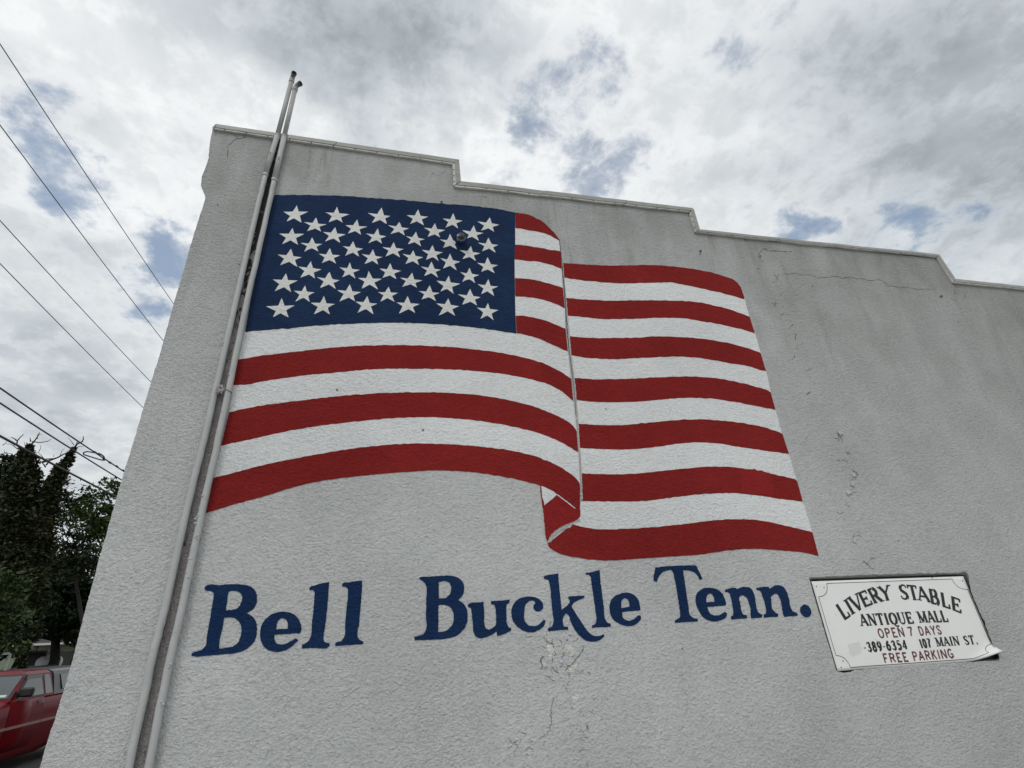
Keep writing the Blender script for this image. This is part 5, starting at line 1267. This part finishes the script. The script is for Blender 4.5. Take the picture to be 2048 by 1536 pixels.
# the wood that closes the far end of the street
rw = np.random.default_rng(5); cw = []
for q in range(420):
    x_ = rw.uniform(-150, 260); c_ = np.array([x_, rw.uniform(225, 245), rw.uniform(0, 1) ** .7 * (9 + 4 * math.sin(x_ * .05) + 2 * math.sin(x_ * .21))])
    cw.append(c_ + rw.normal(0, 1, (60, 3)) * np.array([2.4, 2, 1.1]))
v, f = leaf_mesh(np.concatenate(cw), .75, 91)
tag(np_mesh('distant_wood', v, f, M['leaf_dark'], None), 'dark distant wood beyond the end of the street', 'wood', kind='stuff')
# ivy covered dead tree
YI = 30.0
snag = empty('ivy_covered_tree', 'dead forked tree trunk thickly covered in dark ivy with bare twigs on top', 'tree', at(48, 1301, YI)[:2] + (STREET,))
limbs = [([(44, 1345), (45, 1300), (46, 1262), (46, 1200), (50, 1120), (52, 1050), (54, 1000), (52, 955), (57, 920), (59, 892)], [5, 6, 20, 27, 27, 27, 26, 17, 9, 5]),
         ([(60, 1120), (76, 1060), (92, 1010), (106, 970), (122, 940), (136, 918), (149, 897)], [24, 21, 17, 12.5, 8.5, 6, 3]),
         ([(44, 1010), (44, 965), (43, 925), (42, 903)], [14, 12, 7, 3]), ([(100, 1005), (112, 960), (124, 958)], [9, 8, 3]),
         ([(20, 1200), (22, 1100), (25, 1030), (30, 975)], [20, 20, 16, 10]), ([(30, 1040), (22, 990), (12, 955)], [12, 10, 5])]
tr_ = MB(); cents = []
for pts, rad in limbs:
    W3 = [Vector(at(p[0], p[1], YI)) for p in pts]; k = YI / 1030 * 1.08
    tr_.tube(W3, [max(.05, q * k * .42) for q in rad], 10)
    for a, b, r0, r1 in zip(W3[:-1], W3[1:], rad[:-1], rad[1:]):
        L_ = (b - a).length; n = int(L_ * (r0 + r1) * 34)
        t_ = rng.uniform(0, 1, n); ang = rng.uniform(0, 2 * math.pi, n); rr2 = (r0 + (r1 - r0) * t_) * k * np.clip(rng.normal(.84, .16, n), .4, 1.25)
        base = np.array(a)[None] + (np.array(b) - np.array(a))[None] * t_[:, None]
        lump = 1 + .22 * np.sin(base[:, 2] * 3.1 + ang * 2) + .15 * np.sin(base[:, 2] * 7.7 + ang)
        cents.append(base + np.stack([np.cos(ang) * rr2 * lump, np.sin(ang) * rr2 * lump, rng.normal(0, .08, n)], 1))
tr_.build('trunk', M['bark'], snag, True)
v, f = leaf_mesh(np.concatenate(cents), .105, 77)
np_mesh('ivy', v, f, M['leaf_ivy'], snag)
tw = MB()
def twig(pts, r0):
    P = [Vector(at(p[0], p[1], YI)) + Vector((0, rng.normal(0, .1), 0)) for p in crop(0, 860, 5.908, pts)]
    tw.tube(P, list(np.linspace(r0, r0 * .35, len(P))), 5)
for pts, r0 in [([(365, 185), (380, 140), (430, 90), (470, 30)], .05), ([(380, 145), (360, 90)], .03), ([(400, 150), (470, 148), (530, 115), (610, 110)], .03), ([(430, 90), (390, 70)], .02), ([(440, 65), (500, 50)], .02),
                ([(245, 235), (215, 180), (208, 130), (240, 90), (262, 40)], .045), ([(208, 130), (170, 105), (130, 82)], .04), ([(240, 240), (190, 210), (150, 175), (100, 175)], .025), ([(215, 180), (150, 190)], .02),
                ([(870, 215), (920, 170), (960, 130), (985, 110), (995, 80)], .05), ([(890, 225), (940, 195), (1000, 205)], .025), ([(880, 180), (840, 130), (805, 85)], .018), ([(920, 170), (930, 140)], .03),
                ([(500, 380), (580, 345), (680, 325), (760, 285), (830, 260)], .06), ([(520, 345), (620, 335), (640, 360)], .03), ([(540, 410), (590, 370), (640, 340)], .04), ([(460, 250), (465, 200), (485, 180)], .018),
                ([(700, 300), (720, 250), (760, 205)], .018), ([(510, 330), (470, 270), (430, 285)], .018), ([(820, 330), (860, 315), (888, 300)], .025), ([(640, 320), (635, 290)], .018), ([(300, 200), (310, 150)], .015),
                ([(0, 165), (60, 150), (90, 140)], .02), ([(350, 0), (365, 10)], .01), ([(545, 440), (500, 400), (480, 360)], .04)]: twig(pts, r0)
tw.build('bare_twigs', M['bark'], snag, True)

# ------------------------------------------------------------------ houses seen under the trees
YH = 55.0
def P5(px, py, y=YH): return at(px, py, y)
def siding_fn(t, b):
    pos = t.new('ShaderNodeNewGeometry').outputs['Position']
    n = t.noise(pos, 3, 5, .6)
    t.put(b.inputs['Base Color'], t.mix(n, (.36, .35, .27), (.44, .43, .34)))
M['siding'] = mat('cream board siding', rough=.7, fn=siding_fn)
M['white'] = mat('white painted wood', (.66, .67, .66), .6)
M['brown'] = mat('brown wood post', (.075, .04, .028), .7)
M['greywood'] = mat('weathered grey boards', (.16, .155, .14), .85)
M['roofing'] = mat('dark shingle roofing', (.035, .035, .038), .9)
x0, _, z0 = P5(54, 1290); x1 = x0 + 9.5; zt_ = P5(60, 1288)[2]
house = empty('cream_house', 'small cream sided house with a white door glimpsed under the trees', 'house', (x0, YH, STREET))
MB().box(x0, x1, YH, YH + 7, STREET, zt_).build('wall', M['siding'], house)
nb = 14
for k in range(nb):
    za = STREET + (zt_ - STREET) * k / nb
    mesh_obj('siding_board', [(x0 - .01, YH - .03, za), (x1, YH - .03, za), (x1, YH - .008, za + .2), (x0 - .01, YH - .008, za + .2)], [(0, 1, 2, 3)], M['siding'], house)
rf = MB(); rf.add([(x0 - .4, YH - 1.2, zt_ - .12), (x1 + .4, YH - 1.2, zt_ - .12), (x1 + .4, YH + 3.5, zt_ + 1.5), (x0 - .4, YH + 3.5, zt_ + 1.5), (x1 + .4, YH + 8, zt_ - .1), (x0 - .4, YH + 8, zt_ - .1),
        (x0 - .4, YH - 1.2, zt_ + .0), (x1 + .4, YH - 1.2, zt_ + .0), (x1 + .4, YH + 3.5, zt_ + 1.65), (x0 - .4, YH + 3.5, zt_ + 1.65), (x1 + .4, YH + 8, zt_ + .05), (x0 - .4, YH + 8, zt_ + .05)],
       [(0, 1, 2, 3), (3, 2, 4, 5), (6, 9, 8, 7), (9, 11, 10, 8), (0, 6, 7, 1), (5, 4, 10, 11), (0, 3, 9, 6), (3, 5, 11, 9), (1, 7, 8, 2), (2, 8, 10, 4)]).build('roof', M['roofing'], house)
MB().box(x0 - .4, x1 + .4, YH - 1.26, YH - 1.203, zt_ - .14, zt_ + .02).build('fascia', M['white'], house)
a = P5(71, 1308, YH)[0]; b_ = P5(86, 1308, YH)[0]
MB().box(a, b_, YH - .09, YH - .032, .05, P5(75, 1306)[2]).build('door', M['white'], house)
a = P5(68, 1300, YH - 1)[0]
MB().box(a, a + .22, YH - 1.15, YH - .95, STREET, zt_ - .13).build('porch_post', M['brown'], house)
a = P5(62, 1300)[0]
MB().box(a - .15, a + .35, YH - .07, YH - .031, 2.05, 2.55).build('window', M['glass'], house)
# weathered plank fence right of the door
fence = empty('plank_fence', 'weathered grey plank fence beside the cream house', 'fence', P5(98, 1301, 50)[:2] + (STREET,))
for k in range(16):
    a = P5(86.5, 1301, 50)[0] + k * .17
    MB().box(a, a + .155, 50, 50.025, STREET, P5(90, 1304, 50)[2] + rng.uniform(-.04, .04)).build('plank', M['greywood'], fence)
tank = empty('propane_tank', 'white rounded propane tank in front of the plank fence', 'tank', P5(98, 1325, 47)[:2] + (STREET,))
c = Vector(P5(98, 1325, 47)); c.z = max(c.z, .5)
MB().tube([c + Vector((-.75, 0, 0)), c + Vector((-.68, 0, 0)), c + Vector((-.5, 0, 0)), c + Vector((.5, 0, 0)), c + Vector((.68, 0, 0)), c + Vector((.75, 0, 0))], [.1, .3, .42, .42, .3, .1], 18).build('vessel', M['white'], tank, True)
MB().tube([c + Vector((0, 0, .38)), c + Vector((0, 0, .55))], .13, 12).build('valve_dome', M['white'], tank, True)
for dx in (-.45, .45): MB().box(c.x + dx - .05, c.x + dx + .05, c.y - .25, c.y + .25, STREET, c.z - .36).build('leg', M['white'], tank)
# dark roofed carport at the far left
cx0, cx1 = P5(-14, 1322, 44)[0], P5(37, 1322, 44)[0]
cz = P5(20, 1307, 44)[2]
cpt = empty('carport', 'low dark carport with pale rails at the left edge', 'carport', ((cx0 + cx1) / 2, 44, STREET))
MB().box(cx0, cx1, 43, 47, cz - .02, cz + .10).build('roof', M['roofing'], cpt)
MB().box(cx0, cx1, 42.92, 42.998, cz - .06, cz + .07).build('fascia', M['white'], cpt)
for xx in (cx0 + .1, (cx0 + cx1) / 2, cx1 - .12): MB().box(xx, xx + .10, 43.02, 43.12, STREET, cz - .022).build('post', M['white'], cpt)
MB().box(cx0, cx1, 46.9, 47, STREET, cz - .022).build('back_wall', M['roofing'], cpt)
brx = (cx0 + cx1) / 2
MB().tube([(brx, 43.0, .2), (cx1 - .1, 43.0, cz - .1)], .03, 6).build('brace', M['white'], cpt)
# dark car standing in front of the house
car = empty('parked_car', 'dark car parked in front of the cream house, only its roof showing', 'car', P5(72, 1330, 40)[:2] + (STREET,))
c = Vector(P5(73, 1330, 40)); zc = c.z
prof = [(-2.1, .35), (-2.15, .6), (-1.3, .78), (-.75, 1.18), (.65, 1.2), (1.4, .82), (2.05, .75), (2.1, .35)]
V = []; F = []
for yy, sc_ in ((39.2, 1), (40.8, 1)):
    V += [(c.x + a, yy, STREET + b) for a, b in prof]
n = len(prof); F = [tuple(range(n))[::-1], tuple(n + i for i in range(n))] + [(i, (i + 1) % n, n + (i + 1) % n, n + i) for i in range(n)]
M['dark_car'] = mat('dark purple grey car paint', (.022, .018, .024), .3)
mesh_obj('body', V, F, M['dark_car'], car)
for (a, b) in (((-.72, 1.12), (-.1, 1.14)), ((-.04, 1.14), (.62, 1.14))):
    mesh_obj('window', [(c.x + a[0] - .3 * (a[0] < -.5), 39.19, STREET + .82), (c.x + b[0] + .35 * (b[0] > .5), 39.19, STREET + .82), (c.x + b[0], 39.19, STREET + b[1]), (c.x + a[0], 39.19, STREET + a[1])], [(0, 1, 2, 3)], M['glass'], car)
for dx in (-1.35, 1.3):
    for yy in (39.16, 40.65): MB().tube([(c.x + dx, yy, STREET + .32), (c.x + dx, yy + .2, STREET + .32)], .32, 20).build('wheel', M['tyre'], car)
